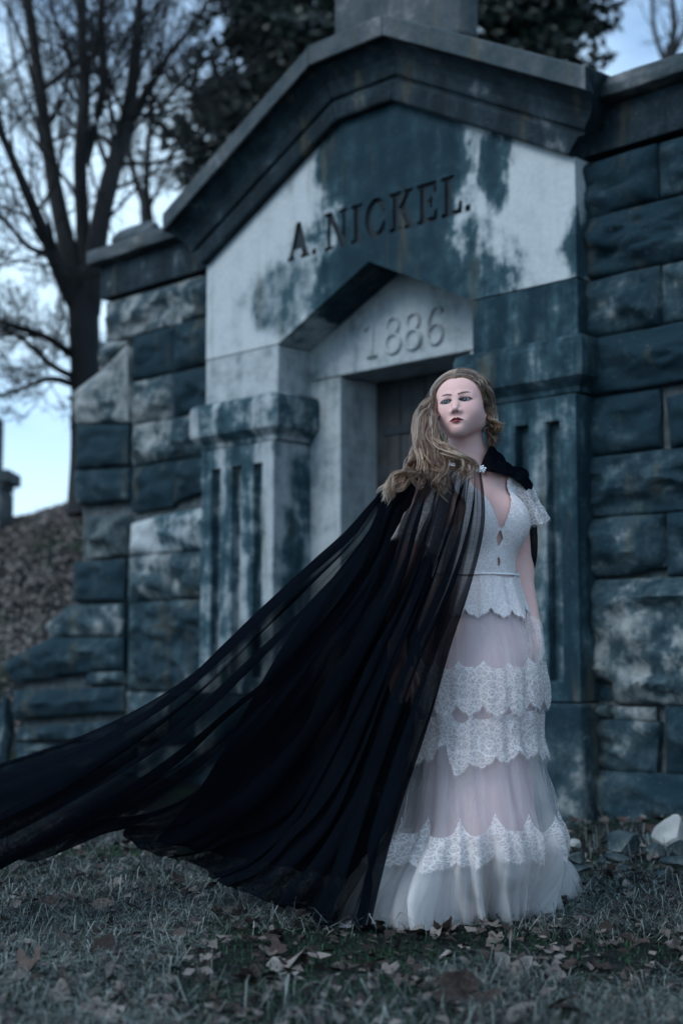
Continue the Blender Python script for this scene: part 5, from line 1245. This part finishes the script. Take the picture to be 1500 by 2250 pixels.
V, Fc = blades(x[m], y[m], .008, .026, .0016, .9, 2); ggr = mesh_obj('green_grass', V, Fc, M['green']); tag(ggr, 'patches of dark green moss and short grass', 'grass', None, 'stuff')
# leaves: a few lobed shapes, curled
def leaf_mesh(seed, lob):
    rg = np.random.default_rng(seed); n = 30; t = np.linspace(0, 2 * pi, n, endpoint=False)
    r = 1 + lob * (np.cos(5 * t) * .5 + .25 * np.cos(3 * t + 1)) - .25 * np.exp(-((t - pi) / .35) ** 2); r *= 1 + rg.normal(0, .06, n)
    ox, oy = r * np.cos(t) * 1.15, r * np.sin(t) * .85
    V = [(0, 0, 0)]; Fc = []
    for q_ in (.5, 1.0): V += [(ox[i] * q_, oy[i] * q_, 0) for i in range(n)]
    V = np.array(V, float); cu = rg.uniform(.25, .7); V[:, 2] = cu * (V[:, 1] ** 2) * .8 + rg.uniform(-.2, .35) * V[:, 0] ** 2 + .12 * np.sin(V[:, 0] * 3 + rg.uniform(0, 6)) + .07 * fbm(V[:, 0] * 2, V[:, 1] * 2, seed, 2, seed)
    Fc = [(0, 1 + i, 1 + (i + 1) % n) for i in range(n)] + [(1 + i, 1 + n + i, 1 + n + (i + 1) % n, 1 + (i + 1) % n) for i in range(n)]
    m = bpy.data.meshes.new('fallen_leaf'); m.from_pydata(V.tolist(), [], Fc); m.polygons.foreach_set('use_smooth', np.ones(len(m.polygons), bool)); return m
g = NG('dead_leaf'); r = g.n('ObjectInfo').outputs['Random']; co = g.co(); f = g.noise(co, 2.2, 4, .6)
ve = g.rng(g.math('ABSOLUTE', g.sep(co)[1]), .0, .06, .6, 1)
c = g.ramp(r, [(0, (.022, .017, .016)), (.3, (.052, .038, .034)), (.55, (.11, .088, .078)), (.8, (.155, .138, .128)), (1, (.25, .235, .225))])
M['leaf'] = g.surf(g.bsdf(g.mix(g.rng(f, .3, .7, 0, .6), c, g.mix(1.0, c, (.45, .42, .42), 'MULTIPLY')), .75, g.bump(f, .4, .1), Specular_IOR_Level=.2))
LM = [leaf_mesh(s, l) for s, l in ((1, .0), (2, .35), (3, .15), (4, .42), (5, .05), (6, .3))]
for m in LM: m.materials.append(M['leaf'])
def put_leaf(x, y, s, z=None, rot=None):
    o = bpy.data.objects.new('fallen_leaf', LM[int(GR.integers(0, 6))]); COL.objects.link(o)
    o.location = (x, y, float(terrain(x, y)) + GR.uniform(.006, .030) if z is None else z); o.scale = (s, s, s * GR.uniform(.7, 1.3)); o.rotation_euler = rot if rot is not None else (GR.normal(0, .35), GR.normal(0, .35), GR.uniform(0, 6.28))
    return tag(o, 'curled brown fallen leaf lying in the dry grass', 'leaf', 'fallen leaves')
big = [(1345, 1940, .055, 'large pale folded leaf standing up in the grass beyond the hem'), (1120, 2140, .065, 'large dark curled leaf near the bottom right, out of focus'), (220, 2105, .060, 'pale papery leaf lying flat at the lower left'), (1010, 2215, .06, 'reddish leaf at the bottom edge, out of focus'), (355, 2018, .045, 'grey crumpled leaf in front of the cape hem'), (60, 2150, .05, 'dark brown leaf at the left edge'), (980, 2070, .034, 'pale crumpled leaf below the gown hem'), (560, 2160, .06, 'wide tan leaf at the lower middle'), (630, 2135, .055, 'pink brown broad leaf left of the gown')]
for x_, y_, s, lb in big:
    g0 = G(x_, y_); o = put_leaf(g0[0], g0[1], s, rot=(GR.normal(.3, .3), GR.normal(0, .3), GR.uniform(0, 6))); o['label'] = lb
n = 0
while n < 240:
    yv = 2.9 + 4.0 * GR.random() ** 1.6; xv = GR.uniform(-.26, .26) * yv
    if not free(xv, yv) or (abs(xv - .43) < .40 and 4.25 < yv < 4.95): continue
    put_leaf(xv, yv, GR.uniform(.014, .036)); n += 1
# the rest of the litter, and leaves on the bank, too many to count
def litter(name, x, y, s0, s1, label, mat='litter'):
    n = len(x); z = terrain(x, y) + GR.uniform(.004, .03, n); s = GR.uniform(s0, s1, n); a = GR.normal(0, 1, (n, 3)); a[:, 2] *= .4; a /= np.linalg.norm(a, axis=1)[:, None]; b = np.cross(a, GR.normal(0, .35, (n, 3)) + np.array([0, 0, 1])); b /= np.linalg.norm(b, axis=1)[:, None]; nn_ = np.cross(a, b)
    p = np.stack([x, y, z], 1); S_ = s[:, None]; cu = GR.uniform(-.4, .5, (n, 1))
    V = np.stack([p - a * S_, p - a * S_ * .2 + b * S_ * .7 + nn_ * S_ * cu, p + a * S_, p - a * S_ * .1 - b * S_ * .7 + nn_ * S_ * cu], 1).reshape(-1, 3); k = np.arange(n) * 4
    o = mesh_obj(name, V, np.vstack([np.stack([k, k + 1, k + 2], 1), np.stack([k, k + 2, k + 3], 1)]), M[mat]); return tag(o, label, 'leaves', None, 'stuff')
M['litter'] = grass_mat('leaf_litter', [(.2, (.016, .013, .012)), (.45, (.048, .038, .036)), (.62, (.10, .086, .082)), (.9, (.22, .20, .19))])
x, y = in_view(5600, 2.8, 7.6, 1.5); m = free(x, y); litter('leaf_litter', x[m], y[m], .008, .028, 'small broken dead leaves strewn through the grass')
xb = GR.uniform(-7, -1.5, 42000); yb = GR.uniform(9.2, 16, 42000); a_, t_ = w2f(xb, yb); m = (t_ < -.4) & (a_ < -2.3)
M['litter2'] = grass_mat('bank_leaf', [(.2, (.17, .15, .14)), (.45, (.215, .19, .18)), (.62, (.25, .225, .215)), (.9, (.30, .275, .265))])
litter('bank_leaves', xb[m], yb[m], .014, .034, 'dead leaves covering the bank beyond the stepped wall', 'litter2')
x, y = GR.uniform(-6.5, -1.5, 9000), GR.uniform(9.2, 15, 9000); a_, t_ = w2f(x, y); m = (t_ < -.5) & (a_ < -2.4); V, Fc = blades(x[m], y[m], .03, .12, .003, 1.0, 4)
o = mesh_obj('bank_grass', V, Fc, M['dry']); tag(o, 'dry grass growing on the bank', 'grass', None, 'stuff')
